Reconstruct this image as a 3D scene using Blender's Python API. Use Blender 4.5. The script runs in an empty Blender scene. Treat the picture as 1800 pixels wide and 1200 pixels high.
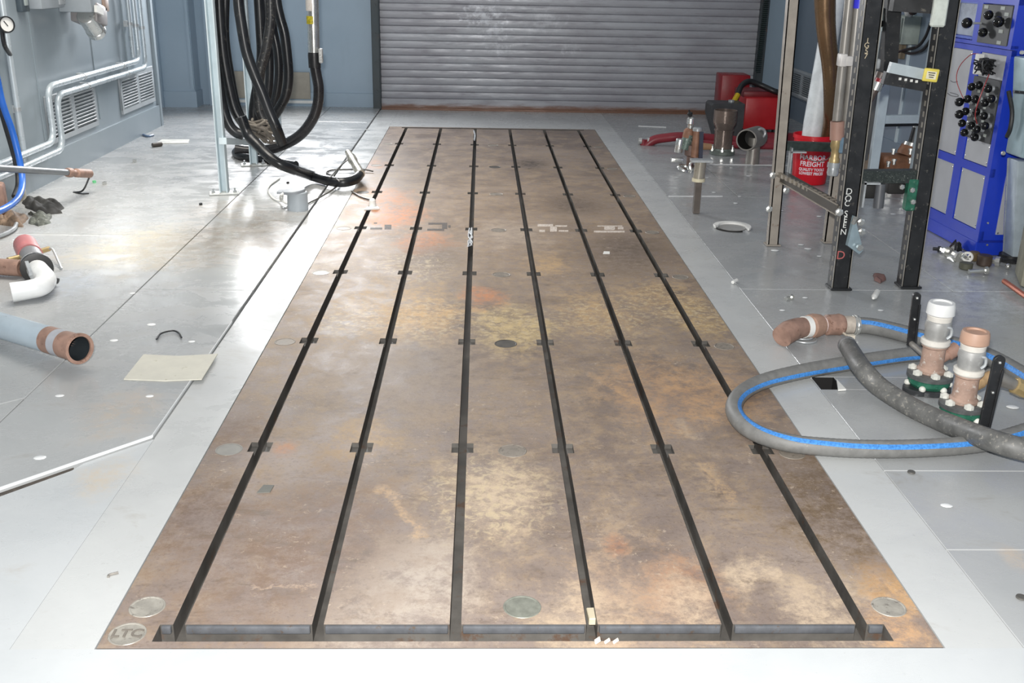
import bpy, bmesh, math, random
from mathutils import Vector as V, Matrix as M, noise as NZ
random.seed(7)
SC = bpy.context.scene
COL = SC.collection
# ------------------------------------------------------------------ camera
H = 1.55; FPX = 1800.0
PITCH, PAN, ROLL = 0.353580735, 0.0345161454, 0.0202672965
cf = V((math.sin(PAN)*math.cos(PITCH), math.cos(PAN)*math.cos(PITCH), -math.sin(PITCH)))
r0 = V((math.cos(PAN), -math.sin(PAN), 0)); u0 = r0.cross(cf)
cr = r0*math.cos(ROLL) + u0*math.sin(ROLL); cu = u0*math.cos(ROLL) - r0*math.sin(ROLL)
EYE = V((0, 0, H))
cam = bpy.data.cameras.new('camera'); cam.lens = 36.0*FPX/1800; cam.sensor_width = 36; cam.clip_start = .05
co = bpy.data.objects.new('camera', cam); COL.objects.link(co)
mw = M.Identity(4)
for i in range(3):
    mw[i][0], mw[i][1], mw[i][2], mw[i][3] = cr[i], cu[i], -cf[i], EYE[i]
co.matrix_world = mw; SC.camera = co
# survey helpers: where a sight line of the photograph meets a plane of the room
def ray(x, y): return cf + cr*((x-900)/FPX) - cu*((y-600)/FPX)
def gp(x, y, z=0.0): d = ray(x, y); return EYE + d*((z-H)/d.z)
def ax(x, y, X): d = ray(x, y); return EYE + d*(X/d.x)
def ay(x, y, Y): d = ray(x, y); return EYE + d*(Y/d.y)

# ------------------------------------------------------------------ materials
def lin(c):
    return tuple((v/255/12.92 if v/255 <= .04045 else ((v/255+.055)/1.055)**2.4) for v in c) + (1,)
class NT:
    def __init__(s, name):
        s.m = bpy.data.materials.new(name); s.m.use_nodes = True
        s.t = s.m.node_tree; s.b = s.t.nodes['Principled BSDF']
    def n(s, typ, **k):
        o = s.t.nodes.new(typ)
        for a, v in k.items(): setattr(o, a, v)
        return o
    def l(s, a, b): s.t.links.new(a, b)
    def math(s, op, a, b=None, c=None, clamp=False):
        o = s.n('ShaderNodeMath', operation=op, use_clamp=clamp)
        for i, v in enumerate((a, b, c)):
            if v is None: continue
            if isinstance(v, (int, float)): o.inputs[i].default_value = v
            else: s.l(v, o.inputs[i])
        return o.outputs[0]
    def mix(s, f, a, b):
        o = s.n('ShaderNodeMix', data_type='RGBA')
        for i, v in ((0, f), (6, a), (7, b)):
            if isinstance(v, (int, float)): o.inputs[i].default_value = v
            elif isinstance(v, tuple): o.inputs[i].default_value = v
            else: s.l(v, o.inputs[i])
        return o.outputs[2]
    def noise(s, vec, scale, detail=6, rough=.6, dist=0):
        o = s.n('ShaderNodeTexNoise'); o.inputs['Scale'].default_value = scale
        o.inputs['Detail'].default_value = detail; o.inputs['Roughness'].default_value = rough
        o.inputs['Distortion'].default_value = dist
        s.l(vec, o.inputs['Vector']); return o.outputs[0]
    def remap(s, v, a, b, c=0.0, d=1.0):
        o = s.n('ShaderNodeMapRange'); o.interpolation_type = 'SMOOTHSTEP'
        for i, x in zip((1, 2, 3, 4), (a, b, c, d)): o.inputs[i].default_value = x
        s.l(v, o.inputs[0]); return o.outputs[0]
    def scl(s, vec, k):
        o = s.n('ShaderNodeVectorMath', operation='MULTIPLY'); o.inputs[1].default_value = k
        s.l(vec, o.inputs[0]); return o.outputs[0]
    def dist(s, vec, p):
        o = s.n('ShaderNodeVectorMath', operation='DISTANCE'); o.inputs[1].default_value = p
        s.l(vec, o.inputs[0]); return o.outputs['Value']
    def bump(s, h, strength, d=.01):
        o = s.n('ShaderNodeBump'); o.inputs['Strength'].default_value = strength; o.inputs['Distance'].default_value = d
        s.l(h, o.inputs['Height']); s.l(o.outputs[0], s.b.inputs['Normal'])
MATS = {}
def mat(name, col, rough=.5, metal=0.0, var=.12, scale=9, spot=None, spotc=(90, 60, 45), bump=0.0, alpha=1, trans=0):
    if name in MATS: return MATS[name]
    k = NT(name); b = k.b
    tc = k.n('ShaderNodeTexCoord').outputs['Object']
    c = lin(col)
    nz = k.noise(tc, scale, 7, .62)
    f = k.remap(nz, .3, .7)
    lo = tuple(v*(1-var) for v in c[:3]) + (1,); hi = tuple(min(1, v*(1+var)) for v in c[:3]) + (1,)
    cc = k.mix(f, lo, hi)
    if spot:
        n2 = k.noise(tc, scale*2.3, 8, .7)
        cc = k.mix(k.remap(n2, .62-spot*.25, .72-spot*.2), cc, lin(spotc))
    k.l(cc, b.inputs['Base Color'])
    b.inputs['Metallic'].default_value = metal
    k.l(k.remap(nz, .2, .8, max(.03, rough-.1), min(1, rough+.1)), b.inputs['Roughness'])
    if bump: k.bump(k.noise(tc, scale*6, 4), bump, .003)
    if trans: b.inputs['Transmission Weight'].default_value = trans
    MATS[name] = k.m; return k.m

def stains_and_reflections(k, pos, base, lst, nz, kk=1.5, spk=17):
    cc = base; sp = k.noise(pos, spk, 12, .84, .15)
    for (p, r, col, st) in lst:
        d = k.dist(k.scl(pos, (1, .62, 1)), (p[0], p[1]*.62, 0))
        f = k.math('ADD', k.math('SUBTRACT', 1.0, k.math('DIVIDE', d, r)), k.math('MULTIPLY', k.math('SUBTRACT', nz, .5), kk))
        f = k.math('MULTIPLY', k.math('MULTIPLY', k.remap(f, .0, .8), k.remap(sp, .40, .60, .2, 1.0)), min(1, st*1.4))
        cc = k.mix(f, cc, lin(col))
    return cc

def bed_material():
    k = NT('rusty_cast_iron'); pos = k.n('ShaderNodeNewGeometry').outputs['Position']
    n1 = k.noise(pos, 1.3, 6, .62, .6); n2 = k.noise(k.scl(pos, (1, .9, 1)), 6, 14, .8, .25); n3 = k.noise(pos, 60, 8, .8)
    n4 = k.noise(k.scl(pos, (.6, 1.3, 1)), 4.1, 12, .78, .3)
    c = k.mix(k.remap(n1, .3, .7), lin((116, 103, 96)), lin((146, 132, 123)))
    c = k.mix(k.math('MULTIPLY', k.remap(n2, .48, .62), .75), c, lin((158, 142, 127)))
    c = k.mix(k.math('MULTIPLY', k.remap(n4, .51, .64), .45), c, lin((90, 77, 68)))
    c = k.mix(k.math('MULTIPLY', k.remap(n3, .5, .64), .4), c, lin((78, 63, 54)))
    G = lambda x, y: gp(x, y)
    yel, ora, tan, drk, pal = (182, 152, 112), (194, 124, 76), (192, 172, 148), (80, 69, 61), (178, 166, 154)
    L = [(G(690, 378), .30, ora, .8), (G(680, 345), .25, ora, .5), (G(745, 425), .22, ora, .55), (G(960, 465), .18, yel, .7), (G(650, 290), .2, ora, .35),
         (G(690, 545), .42, yel, .55), (G(740, 560), .28, (205, 165, 110), .6), (G(905, 575), .26, (205, 180, 125), .6), (G(1050, 550), .27, yel, .75),
         (G(1160, 520), .24, yel, .6), (G(1230, 560), .22, (190, 160, 110), .6), (G(850, 520), .15, ora, .6), (G(878, 868), .17, tan, .7),
         (G(860, 860), .26, tan, .25), (G(1295, 1010), .06, tan, .9), (G(1315, 1000), .05, tan, .8), (G(1350, 995), .05, tan, .8), (G(1440, 1085), .13, tan, .6), (G(1500, 1040), .08, tan, .5), (G(1400, 1040), .1, tan, .3),
         (G(1565, 1030), .1, (205, 165, 120), .8), (G(1580, 1110), .12, (200, 160, 120), .6), (G(690, 1060), .28, pal, .6), (G(750, 1010), .18, pal, .6),
         (G(1110, 1060), .24, (186, 158, 132), .4), (G(1200, 1030), .16, (160, 118, 92), .4), (G(1215, 1065), .1, tan, .6), (G(1015, 1085), .15, tan, .5), (G(1010, 360), .28, drk, .55), (G(1110, 430), .3, drk, .4),
         (G(760, 450), .25, drk, .45), (G(932, 288), .2, (66, 58, 52), .9), (G(1000, 400), .2, drk, .3), (G(900, 410), .3, pal, .35), (G(1090, 450), .35, drk, .4),
         (G(1480, 900), .3, (96, 78, 58), .6), (G(1460, 840), .22, (100, 82, 62), .5), (G(1160, 690), .3, (190, 148, 108), .4), (G(1270, 690), .25, (190, 150, 110), .4),
         (G(640, 770), .15, yel, .5), (G(500, 790), .06, ora, .3), (G(1085, 960), .05, (170, 120, 90), .45), (G(720, 640), .4, (150, 138, 130), .4),
         (G(560, 470), .2, pal, .5), (G(350, 900), .2, (96, 74, 62), .5), (G(400, 760), .2, (104, 84, 72), .5), (G(580, 940), .35, (112, 90, 78), .4), (G(420, 1000), .3, (112, 90, 78), .35)]  # first pale patch here paints glare into the plate colour
    n7 = k.noise(k.scl(pos, (1.0, 3.4, 1)), 3.3, 12, .78, .4)
    c = k.mix(k.math('MULTIPLY', k.remap(n7, .55, .66), .6), c, lin((94, 80, 68)))
    L = [(G(850, 440), 3.2, (158, 134, 102), .42)] + L
    c = stains_and_reflections(k, pos, c, L, n2, 2.6)
    n8 = k.noise(pos, 34, 6, .7, .9)
    for (x_, y_, r_) in ((905, 570, .3), (745, 560, .32), (1060, 555, .32), (1160, 525, .28), (1235, 555, .26), (620, 560, .25), (860, 870, .3), (730, 470, .3)):
        d = k.dist(k.scl(pos, (1, .7, 1)), (G(x_, y_).x, G(x_, y_).y*.7, 0))
        c = k.mix(k.math('MULTIPLY', k.math('MULTIPLY', k.remap(n8, .5, .6), k.remap(d, r_, r_*.3)), .6), c, lin((198, 180, 146)))
    # long rub marks
    for (a, b, w, col, st) in ((G(672, 850), G(745, 950), .03, (200, 168, 130), .6), (G(1240, 810), G(1292, 890), .032, (198, 166, 126), .5), (G(1060, 670), G(1160, 730), .03, (200, 160, 115), .5), (G(440, 1032), G(560, 1034), .012, (206, 180, 156), .5), (G(1185, 735), G(1225, 775), .03, tan, .5)):
        d = (b-a); Ln = d.length; d.normalize()
        sub = k.n('ShaderNodeVectorMath', operation='SUBTRACT'); k.l(pos, sub.inputs[0]); sub.inputs[1].default_value = (a.x, a.y, 0)
        dt = k.n('ShaderNodeVectorMath', operation='DOT_PRODUCT'); k.l(sub.outputs[0], dt.inputs[0]); dt.inputs[1].default_value = (d.x, d.y, 0)
        dn = k.n('ShaderNodeVectorMath', operation='DOT_PRODUCT'); k.l(sub.outputs[0], dn.inputs[0]); dn.inputs[1].default_value = (-d.y, d.x, 0)
        f1 = k.remap(k.math('ABSOLUTE', k.math('ADD', dn.outputs['Value'], k.math('MULTIPLY', k.math('SUBTRACT', n2, .5), .22))), w, w*.2)
        f2 = k.remap(k.math('ABSOLUTE', k.math('SUBTRACT', dt.outputs['Value'], Ln/2)), Ln*.52, Ln*.42)
        c = k.mix(k.math('MULTIPLY', k.math('MULTIPLY', f1, f2), k.math('MULTIPLY', k.remap(n3, .38, .6), st)), c, lin(col))
    n5 = k.noise(pos, 30, 8, .8, .4); n6 = k.noise(pos, 2.2, 3, .6)
    c = k.mix(k.math('MULTIPLY', k.math('MULTIPLY', k.remap(n5, .56, .66), k.remap(n6, .40, .6)), .7), c, lin((190, 172, 152)))
    k.l(c, k.b.inputs['Base Color'])
    k.l(k.remap(n2, .3, .7, .38, .62), k.b.inputs['Roughness']); k.b.inputs['Metallic'].default_value = .0
    k.b.inputs['Specular IOR Level'].default_value = .45
    k.bump(k.math('ADD', n2, k.math('MULTIPLY', n3, .6)), .35, .004)
    return k.m

def floor_material(name, base, base2, dirt, gloss=.3):
    k = NT(name); pos = k.n('ShaderNodeNewGeometry').outputs['Position']
    n1 = k.noise(pos, 1.1, 6, .6, .4); n2 = k.noise(k.scl(pos, (.7, 1, 1)), 5, 10, .72, .5); n3 = k.noise(pos, 38, 5, .7)
    c = k.mix(k.remap(n1, .32, .68), lin(base), lin(base2))
    c = k.mix(k.math('MULTIPLY', k.remap(n2, .56, .74), .5), c, lin(dirt))
    c = k.mix(k.math('MULTIPLY', k.remap(n3, .62, .74), .25), c, lin((120, 116, 108)))
    G = gp
    L = [(G(250, 440), .45, (205, 196, 172), .6), (G(215, 730), .18, (186, 170, 152), .45), (G(180, 840), .12, (200, 180, 150), .4), (G(500, 460), .3, (206, 206, 202), .5),  # pale patch on the left strip paints floor glare into the colour
         (G(350, 440), .5, (150, 142, 130), .6), (G(430, 410), .5, (132, 126, 118), .75), (G(380, 370), .3, (146, 140, 132), .5), (G(1720, 520), .35, (206, 212, 216), .6), (G(1700, 490), .12, (205, 212, 218), .6),  # dark patches by the hose stand paint its reflection and shadow into the colour
         (G(1480, 250), .3, (110, 106, 100), .3), (G(1790, 985), .06, (190, 176, 160), .5), (G(130, 500), .25, (176, 184, 196), .4), (G(1430, 400), .4, (140, 130, 136), .35),
         (G(1310, 340), .25, (120, 122, 120), .3)]
    c = stains_and_reflections(k, pos, c, L, n2, 1.7)
    k.l(c, k.b.inputs['Base Color'])
    k.l(k.remap(n2, .3, .72, gloss-.08, gloss+.2), k.b.inputs['Roughness'])
    k.bump(k.math('ADD', k.math('MULTIPLY', n1, 2.0), k.math('MULTIPLY', n2, .5)), .12, .01)
    return k.m

def wall_material(name, base, base2, streak=0.25):
    k = NT(name); pos = k.n('ShaderNodeNewGeometry').outputs['Position']
    n1 = k.noise(pos, .9, 5, .55); n2 = k.noise(k.scl(pos, (2, 2, .35)), 3.2, 7, .66)
    c = k.mix(k.remap(n1, .3, .7), lin(base), lin(base2))
    c = k.mix(k.math('MULTIPLY', k.remap(n2, .55, .75), streak), c, lin(tuple(int(v*.8) for v in base)))
    k.l(c, k.b.inputs['Base Color']); k.b.inputs['Roughness'].default_value = .38
    k.bump(n1, .05, .02)
    return k.m

def shutter_material():
    k = NT('weathered_steel_slats'); pos = k.n('ShaderNodeNewGeometry').outputs['Position']
    n1 = k.noise(k.scl(pos, (.7, 1, 2.5)), 2.2, 7, .65); n2 = k.noise(k.scl(pos, (1, 1, 7)), 4.5, 8, .7); n3 = k.noise(pos, 14, 8, .75)
    c = k.mix(k.remap(n1, .3, .7), lin((150, 150, 157)), lin((172, 175, 181)))
    c = k.mix(k.math('MULTIPLY', k.remap(n2, .52, .7), .5), c, lin((136, 132, 139)))
    for (x, y, r, s) in ((850, 28, .32, .9), (870, 55, .25, .7), (880, 85, .18, .6), (1000, 88, .15, .5), (960, 40, .3, .35)):  # pale patches: scuffs, and the flash hot spot painted into the colour
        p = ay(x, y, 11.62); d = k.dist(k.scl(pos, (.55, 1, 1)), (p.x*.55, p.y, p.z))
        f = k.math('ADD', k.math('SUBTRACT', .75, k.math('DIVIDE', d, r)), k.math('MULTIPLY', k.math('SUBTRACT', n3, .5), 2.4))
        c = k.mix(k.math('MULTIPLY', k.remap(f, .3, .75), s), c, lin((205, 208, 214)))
    sp = k.n('ShaderNodeSeparateXYZ'); k.l(pos, sp.inputs[0])
    rust = k.math('ADD', k.remap(sp.outputs[2], .14, .0), k.math('MULTIPLY', k.math('SUBTRACT', n2, .5), .9))
    c = k.mix(k.remap(rust, .4, .9), c, lin((118, 84, 66)))
    k.l(c, k.b.inputs['Base Color']); k.l(k.remap(n2, .3, .7, .3, .5), k.b.inputs['Roughness']); k.b.inputs['Metallic'].default_value = .1
    return k.m

# ------------------------------------------------------------------ mesh builder
def cr_spline(pts, sub):
    P = [V(p) for p in pts]
    if sub <= 1 or len(P) < 3: return P
    out = []
    for i in range(len(P)-1):
        a = P[i-1] if i else P[0]*2-P[1]; b = P[i]; c = P[i+1]; d = P[i+2] if i+2 < len(P) else P[-1]*2-P[-2]
        for j in range(sub):
            t = j/sub
            out.append(.5*((2*b)+(c-a)*t+(2*a-5*b+4*c-d)*t*t+(3*b-a-3*c+d)*t*t*t))
    out.append(P[-1]); return out
def frames(P, up=None):
    fr = []; n = None
    for i, p in enumerate(P):
        t = (P[min(i+1, len(P)-1)]-P[max(i-1, 0)]).normalized()
        if up is not None: n = (V(up)-t*V(up).dot(t)).normalized()
        elif n is None:
            n = t.orthogonal().normalized()
        else: n = (n-t*n.dot(t)).normalized()
        fr.append((t, n, t.cross(n)))
    return fr
def basis(axis):
    z = V(axis).normalized(); x = z.orthogonal().normalized(); return x, z.cross(x), z
class MB:
    def __init__(s): s.bm = bmesh.new(); s.mi = 0
    def f(s, vs):
        try:
            q = s.bm.faces.new(vs); q.material_index = s.mi; return q
        except ValueError: return None
    def box(s, c, size, rot=None):
        c = V(c); h = [v/2 for v in size]; vs = []
        for x in (-1, 1):
            for y in (-1, 1):
                for z in (-1, 1):
                    p = V((x*h[0], y*h[1], z*h[2]))
                    if rot is not None: p = rot @ p
                    vs.append(s.bm.verts.new(c+p))
        for q in ((0, 1, 3, 2), (4, 6, 7, 5), (0, 4, 5, 1), (2, 3, 7, 6), (0, 2, 6, 4), (1, 5, 7, 3)): s.f([vs[i] for i in q])
        return s
    def bar(s, a, b, w, h, up=(0, 0, 1)):
        a = V(a); b = V(b); t = (b-a).normalized(); n = V(up)-t*V(up).dot(t)
        if n.length < 1e-4: n = V((0, 1, 0))-t*t.y
        n.normalize(); sd = t.cross(n)
        R = M((sd, n, t)).transposed()
        return s.box((a+b)/2, (w, h, (b-a).length), R)
    def ring(s, c, x, y, r, seg):
        return [s.bm.verts.new(V(c)+x*(r*math.cos(2*math.pi*i/seg))+y*(r*math.sin(2*math.pi*i/seg))) for i in range(seg)]
    def lathe(s, o, axis, prof, seg=24, caps=(True, True)):
        x, y, z = basis(axis); o = V(o); prev = None; first = None
        for d, r in prof:
            rg = s.ring(o+z*d, x, y, max(r, 1e-4), seg)
            if prev:
                for i in range(seg): s.f((prev[i], prev[(i+1) % seg], rg[(i+1) % seg], rg[i]))
            else: first = rg
            prev = rg
        if caps[0]: s.f(first[::-1])
        if caps[1]: s.f(prev)
        return s
    def cyl(s, a, b, r, r2=None, seg=20):
        a = V(a); b = V(b); return s.lathe(a, b-a, [(0, r), ((b-a).length, r if r2 is None else r2)], seg)
    def pipe(s, a, b, ro, ri, seg=28):
        a = V(a); b = V(b); L = (b-a).length
        return s.lathe(a, b-a, [(L*.3, ri), (L, ri), (L, ro), (0, ro), (0, ri), (L*.3, ri)], seg, (False, False))
    def tube(s, pts, r, seg=12, sub=6, up=None, caps=True):
        P = cr_spline(pts, sub); fr = frames(P, up); prev = None; n = len(P)
        for i, p in enumerate(P):
            rr = r
            if isinstance(r, (list, tuple)):
                q = i/(n-1)*(len(r)-1); j = min(int(q), len(r)-2); rr = r[j]+(r[j+1]-r[j])*(q-j)
            rg = s.ring(p, fr[i][1], fr[i][2], rr, seg)
            if prev:
                for a in range(seg): s.f((prev[a], prev[(a+1) % seg], rg[(a+1) % seg], rg[a]))
            elif caps: s.f(rg[::-1])
            prev = rg
        if caps: s.f(prev)
        return s
    def stripe(s, pts, r, ang, half, sub=6, up=(0, 0, 1), th=.0012, n=4):
        P = cr_spline(pts, sub); fr = frames(P, up); prev = None
        for i, p in enumerate(P):
            q = i/(len(P)-1)*(len(ang)-1); j_ = min(int(q), len(ang)-2); am = math.radians(ang[j_]+(ang[j_+1]-ang[j_])*(q-j_)); a0, a1 = am-half, am+half
            t, nn, sd = fr[i]; rg = []
            for j in range(n+1):
                a = a0+(a1-a0)*j/n; d = nn*math.cos(a)+sd*math.sin(a); rg.append(s.bm.verts.new(p+d*(r+th)))
            for j in range(n, -1, -1):
                a = a0+(a1-a0)*j/n; d = nn*math.cos(a)+sd*math.sin(a); rg.append(s.bm.verts.new(p+d*(r-.004)))
            m = len(rg)
            if prev:
                for a in range(m): s.f((prev[a], prev[(a+1) % m], rg[(a+1) % m], rg[a]))
            else: s.f(rg[::-1])
            prev = rg
        s.f(prev); return s
    def prism(s, poly, z0, z1):
        lo = [s.bm.verts.new((p[0], p[1], z0)) for p in poly]; hi = [s.bm.verts.new((p[0], p[1], z1)) for p in poly]
        n = len(poly); s.f(lo[::-1]); s.f(hi)
        for i in range(n): s.f((lo[i], lo[(i+1) % n], hi[(i+1) % n], hi[i]))
        return s
    def slab(s, corners, nrm, th):
        nrm = V(nrm).normalized(); lo = [s.bm.verts.new(V(p)) for p in corners]; hi = [s.bm.verts.new(V(p)+nrm*th) for p in corners]
        n = len(lo); s.f(lo[::-1]); s.f(hi)
        for i in range(n): s.f((lo[i], lo[(i+1) % n], hi[(i+1) % n], hi[i]))
        return s
    def ball(s, c, r, k=(1, 1, 1), seg=14):
        c = V(c); prev = None; n = max(6, seg//2)
        top = s.bm.verts.new(c+V((0, 0, r*k[2]))); bot = s.bm.verts.new(c-V((0, 0, r*k[2])))
        for i in range(1, n):
            th = math.pi*i/n
            rg = [s.bm.verts.new(c+V((r*k[0]*math.sin(th)*math.cos(2*math.pi*j/seg), r*k[1]*math.sin(th)*math.sin(2*math.pi*j/seg), r*k[2]*math.cos(th)))) for j in range(seg)]
            for j in range(seg):
                if prev: s.f((prev[j], rg[j], rg[(j+1) % seg], prev[(j+1) % seg]))
                else: s.f((top, rg[j], rg[(j+1) % seg]))
            prev = rg
        for j in range(seg): s.f((prev[j], bot, prev[(j+1) % seg]))
        return s
    def torus(s, c, axis, R, r, seg=28, seg2=8):
        x, y, z = basis(axis); c = V(c)
        P = [c+x*(R*math.cos(2*math.pi*i/seg))+y*(R*math.sin(2*math.pi*i/seg)) for i in range(seg+1)]
        prev = None; first = None
        for i in range(seg):
            rad = (P[i]-c).normalized()
            rg = [s.bm.verts.new(P[i]+rad*(r*math.cos(2*math.pi*j/seg2))+z*(r*math.sin(2*math.pi*j/seg2))) for j in range(seg2)]
            if prev:
                for j in range(seg2): s.f((prev[j], prev[(j+1) % seg2], rg[(j+1) % seg2], rg[j]))
            else: first = rg
            prev = rg
        for j in range(seg2): s.f((prev[j], prev[(j+1) % seg2], first[(j+1) % seg2], first[j]))
        return s
    def lump(s, poly, h, rough=.35, rings=14, z0=0.0, fr=9):
        # a crumpled heap over an outline: closed mesh, flat underneath
        P = [V((p[0], p[1], 0)) for p in poly]; D = []
        for i in range(len(P)):
            a, b = P[i], P[(i+1) % len(P)]
            for j in range(7):
                q_ = a.lerp(b, j/7); w_ = (a-b).length*.16; D.append(q_+V((NZ.noise(q_*9)*w_, NZ.noise(q_*9+V((5, 3, 1)))*w_, 0)))
        c = sum(D, V((0, 0, 0)))/len(D); n = len(D); prev = None
        bot = [s.bm.verts.new((p.x, p.y, z0)) for p in D]; s.f(bot[::-1]); prev = bot
        for i in range(1, rings):
            t = i/rings; rg = []
            for p in D:
                q = p.lerp(c, t*t*.4+t*.6)
                zz = h*min(1, t*2.2)**.7*(1+rough*2.2*NZ.noise(V((q.x*fr*1.3, q.y*fr*1.3, 1)))+rough*.8*NZ.noise(V((q.x*fr*3.4, q.y*fr*3.4, 3))))*(.55+.6*abs(math.sin(q.x*fr*4+q.y*fr*2.2+2*NZ.noise(V((q.x*6, q.y*6, 2))))))
                rg.append(s.bm.verts.new((q.x, q.y, z0+max(.002, zz))))
            for j in range(n): s.f((prev[j], prev[(j+1) % n], rg[(j+1) % n], rg[j]))
            prev = rg
        s.f(prev); return s
    def bevel(s, w, seg=2, ang=30):
        bmesh.ops.remove_doubles(s.bm, verts=s.bm.verts, dist=1e-6)
        ed = [e for e in s.bm.edges if len(e.link_faces) == 2 and e.calc_face_angle(0) > math.radians(ang)]
        bmesh.ops.bevel(s.bm, geom=ed, offset=w, segments=seg, affect='EDGES', profile=.5, clamp_overlap=True)
        return s
W = {}
def mk(name, mb, mats, origin):
    me = bpy.data.meshes.new(name)
    bmesh.ops.recalc_face_normals(mb.bm, faces=mb.bm.faces[:])
    bmesh.ops.translate(mb.bm, verts=mb.bm.verts[:], vec=-V(origin))
    mb.bm.to_mesh(me); mb.bm.free()
    for m in (mats if isinstance(mats, (list, tuple)) else [mats]): me.materials.append(m)
    me.polygons.foreach_set('use_smooth', [True]*len(me.polygons)); me.set_sharp_from_angle(angle=math.radians(32))
    o = bpy.data.objects.new(name, me); COL.objects.link(o); return o
def tag(o, label, cat, group=None):
    o['label'] = label; o['category'] = cat
    if group: o['group'] = group
def thing(name, label, cat, loc, group=None):
    o = bpy.data.objects.new(name, None); COL.objects.link(o); o.empty_display_size = .1
    o.location = loc; W[o.name] = V(loc); tag(o, label, cat, group); return o
def part(name, mb, m, parent, label=None):
    w = W[parent.name]; o = mk(name, mb, m, w); o.parent = parent; W[o.name] = w
    if label: o['label'] = label
    return o
def solo(name, mb, m, label, cat, group=None):
    xs = [v.co for v in mb.bm.verts]
    c = V((sum((v.x for v in xs))/len(xs), sum((v.y for v in xs))/len(xs), min(v.z for v in xs)))
    o = mk(name, mb, m, c); o.location = c; W[o.name] = c; tag(o, label, cat, group); return o
def struct(name, mb, m, parent=None, loc=(0, 0, 0)):
    if parent is None:
        o = mk(name, mb, m, loc); o.location = loc; W[o.name] = V(loc); o['kind'] = 'structure'; return o
    return part(name, mb, m, parent)
def dup(root, delta, label, group=None):
    r = root.copy(); COL.objects.link(r); r.location = root.location+V(delta); W[r.name] = V(r.location); tag(r, label, root['category'], group)
    for ch in root.children:
        c = ch.copy(); COL.objects.link(c); c.parent = r
        for g in ch.children:
            d = g.copy(); COL.objects.link(d); d.parent = c
    return r
def text(s, size, loc, right, up, m, parent, name, label=None, ext=.0006, bend=None, sx=1.0, bold=0):
    cu_ = bpy.data.curves.new('lettering', 'FONT'); cu_.body = s; cu_.size = size; cu_.extrude = ext; cu_.align_x = 'CENTER'; cu_.align_y = 'CENTER'; cu_.offset = bold; cu_.resolution_u = 3
    to = bpy.data.objects.new('lettering', cu_); COL.objects.link(to)
    dg = bpy.context.evaluated_depsgraph_get(); me = bpy.data.meshes.new_from_object(to.evaluated_get(dg))
    bpy.data.objects.remove(to); bpy.data.curves.remove(cu_)
    right = V(right).normalized(); up = V(up).normalized(); nr = right.cross(up)
    mb = MB(); mb.bm.from_mesh(me); bpy.data.meshes.remove(me)
    for v in mb.bm.verts:
        x, y, z = v.co.x*sx, v.co.y, v.co.z
        v.co = bend(x, y, z) if bend else V(loc)+right*x+up*y+nr*z
    return part(name, mb, m, parent, label)

# palette
STEEL = mat('dull_steel', (150, 146, 140), .38, .4, .15, 12)
GALV = mat('galvanised', (178, 182, 184), .35, .4, .12, 14)
CHROME = mat('bright_metal', (220, 220, 216), .25, .85, .06)
BLACK = mat('black_paint', (34, 35, 37), .4, 0, .2, 15, .12, (95, 92, 86))
BLKRUB = mat('black_rubber', (26, 28, 31), .33, 0, .25, 10, .1, (70, 68, 64))
DARK = mat('dark_recess', (24, 23, 22), .7)
SLOT = mat('slot_iron', (84, 81, 77), .5, .0, .35, 5, .3, (86, 68, 56))
SLOTG = mat('slot_steel', (98, 100, 104), .38, .2, .15, 20, .2, (96, 84, 74))
WHITE = mat('white_plastic', (228, 228, 224), .45, 0, .05)
RUST = mat('rusty_iron', (150, 120, 106), .6, .05, .22, 16, .22, (112, 84, 70))
RED = mat('red_paint', (176, 24, 34), .35, 0, .1, 6)
BRASS = mat('brass', (178, 156, 112), .35, .4, .12, 18)
GREYP = mat('grey_paint', (166, 174, 180), .4, 0, .08, 6)
PALEB = mat('pale_blue_paint', (198, 212, 218), .4, 0, .08, 6)
BLUE = mat('blue_enamel', (32, 62, 190), .35, 0, .06, 4)
PANEL = mat('panel_grey', (176, 178, 182), .4, 0, .05, 5)
GREEN = mat('green_paint', (40, 98, 78), .45, 0, .3, 20, .2, (190, 200, 190))
BLUEH = mat('blue_hose_plastic', (44, 104, 196), .35, 0, .08)
WALL_L = wall_material('grey_blue_wall_paint', (140, 152, 160), (152, 163, 170))
WALL_B = wall_material('blue_wall_paint', (150, 170, 186), (160, 179, 195), .15)
WALL_R = wall_material('grey_wall_paint', (124, 140, 156), (136, 150, 164))
FLOOR = floor_material('grey_floor_paint', (178, 182, 184), (192, 195, 196), (168, 160, 148), .3)
BORD = floor_material('border_floor_paint', (179, 181, 181), (192, 194, 193), (156, 150, 140), .28)
DECK = floor_material('grey_deck_paint', (158, 160, 161), (172, 174, 174), (142, 138, 130), .22)
BED = bed_material()
COVER = mat('worn_cover_iron', (136, 128, 118), .5, .2, .18, 30, .25, (96, 88, 80))

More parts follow.
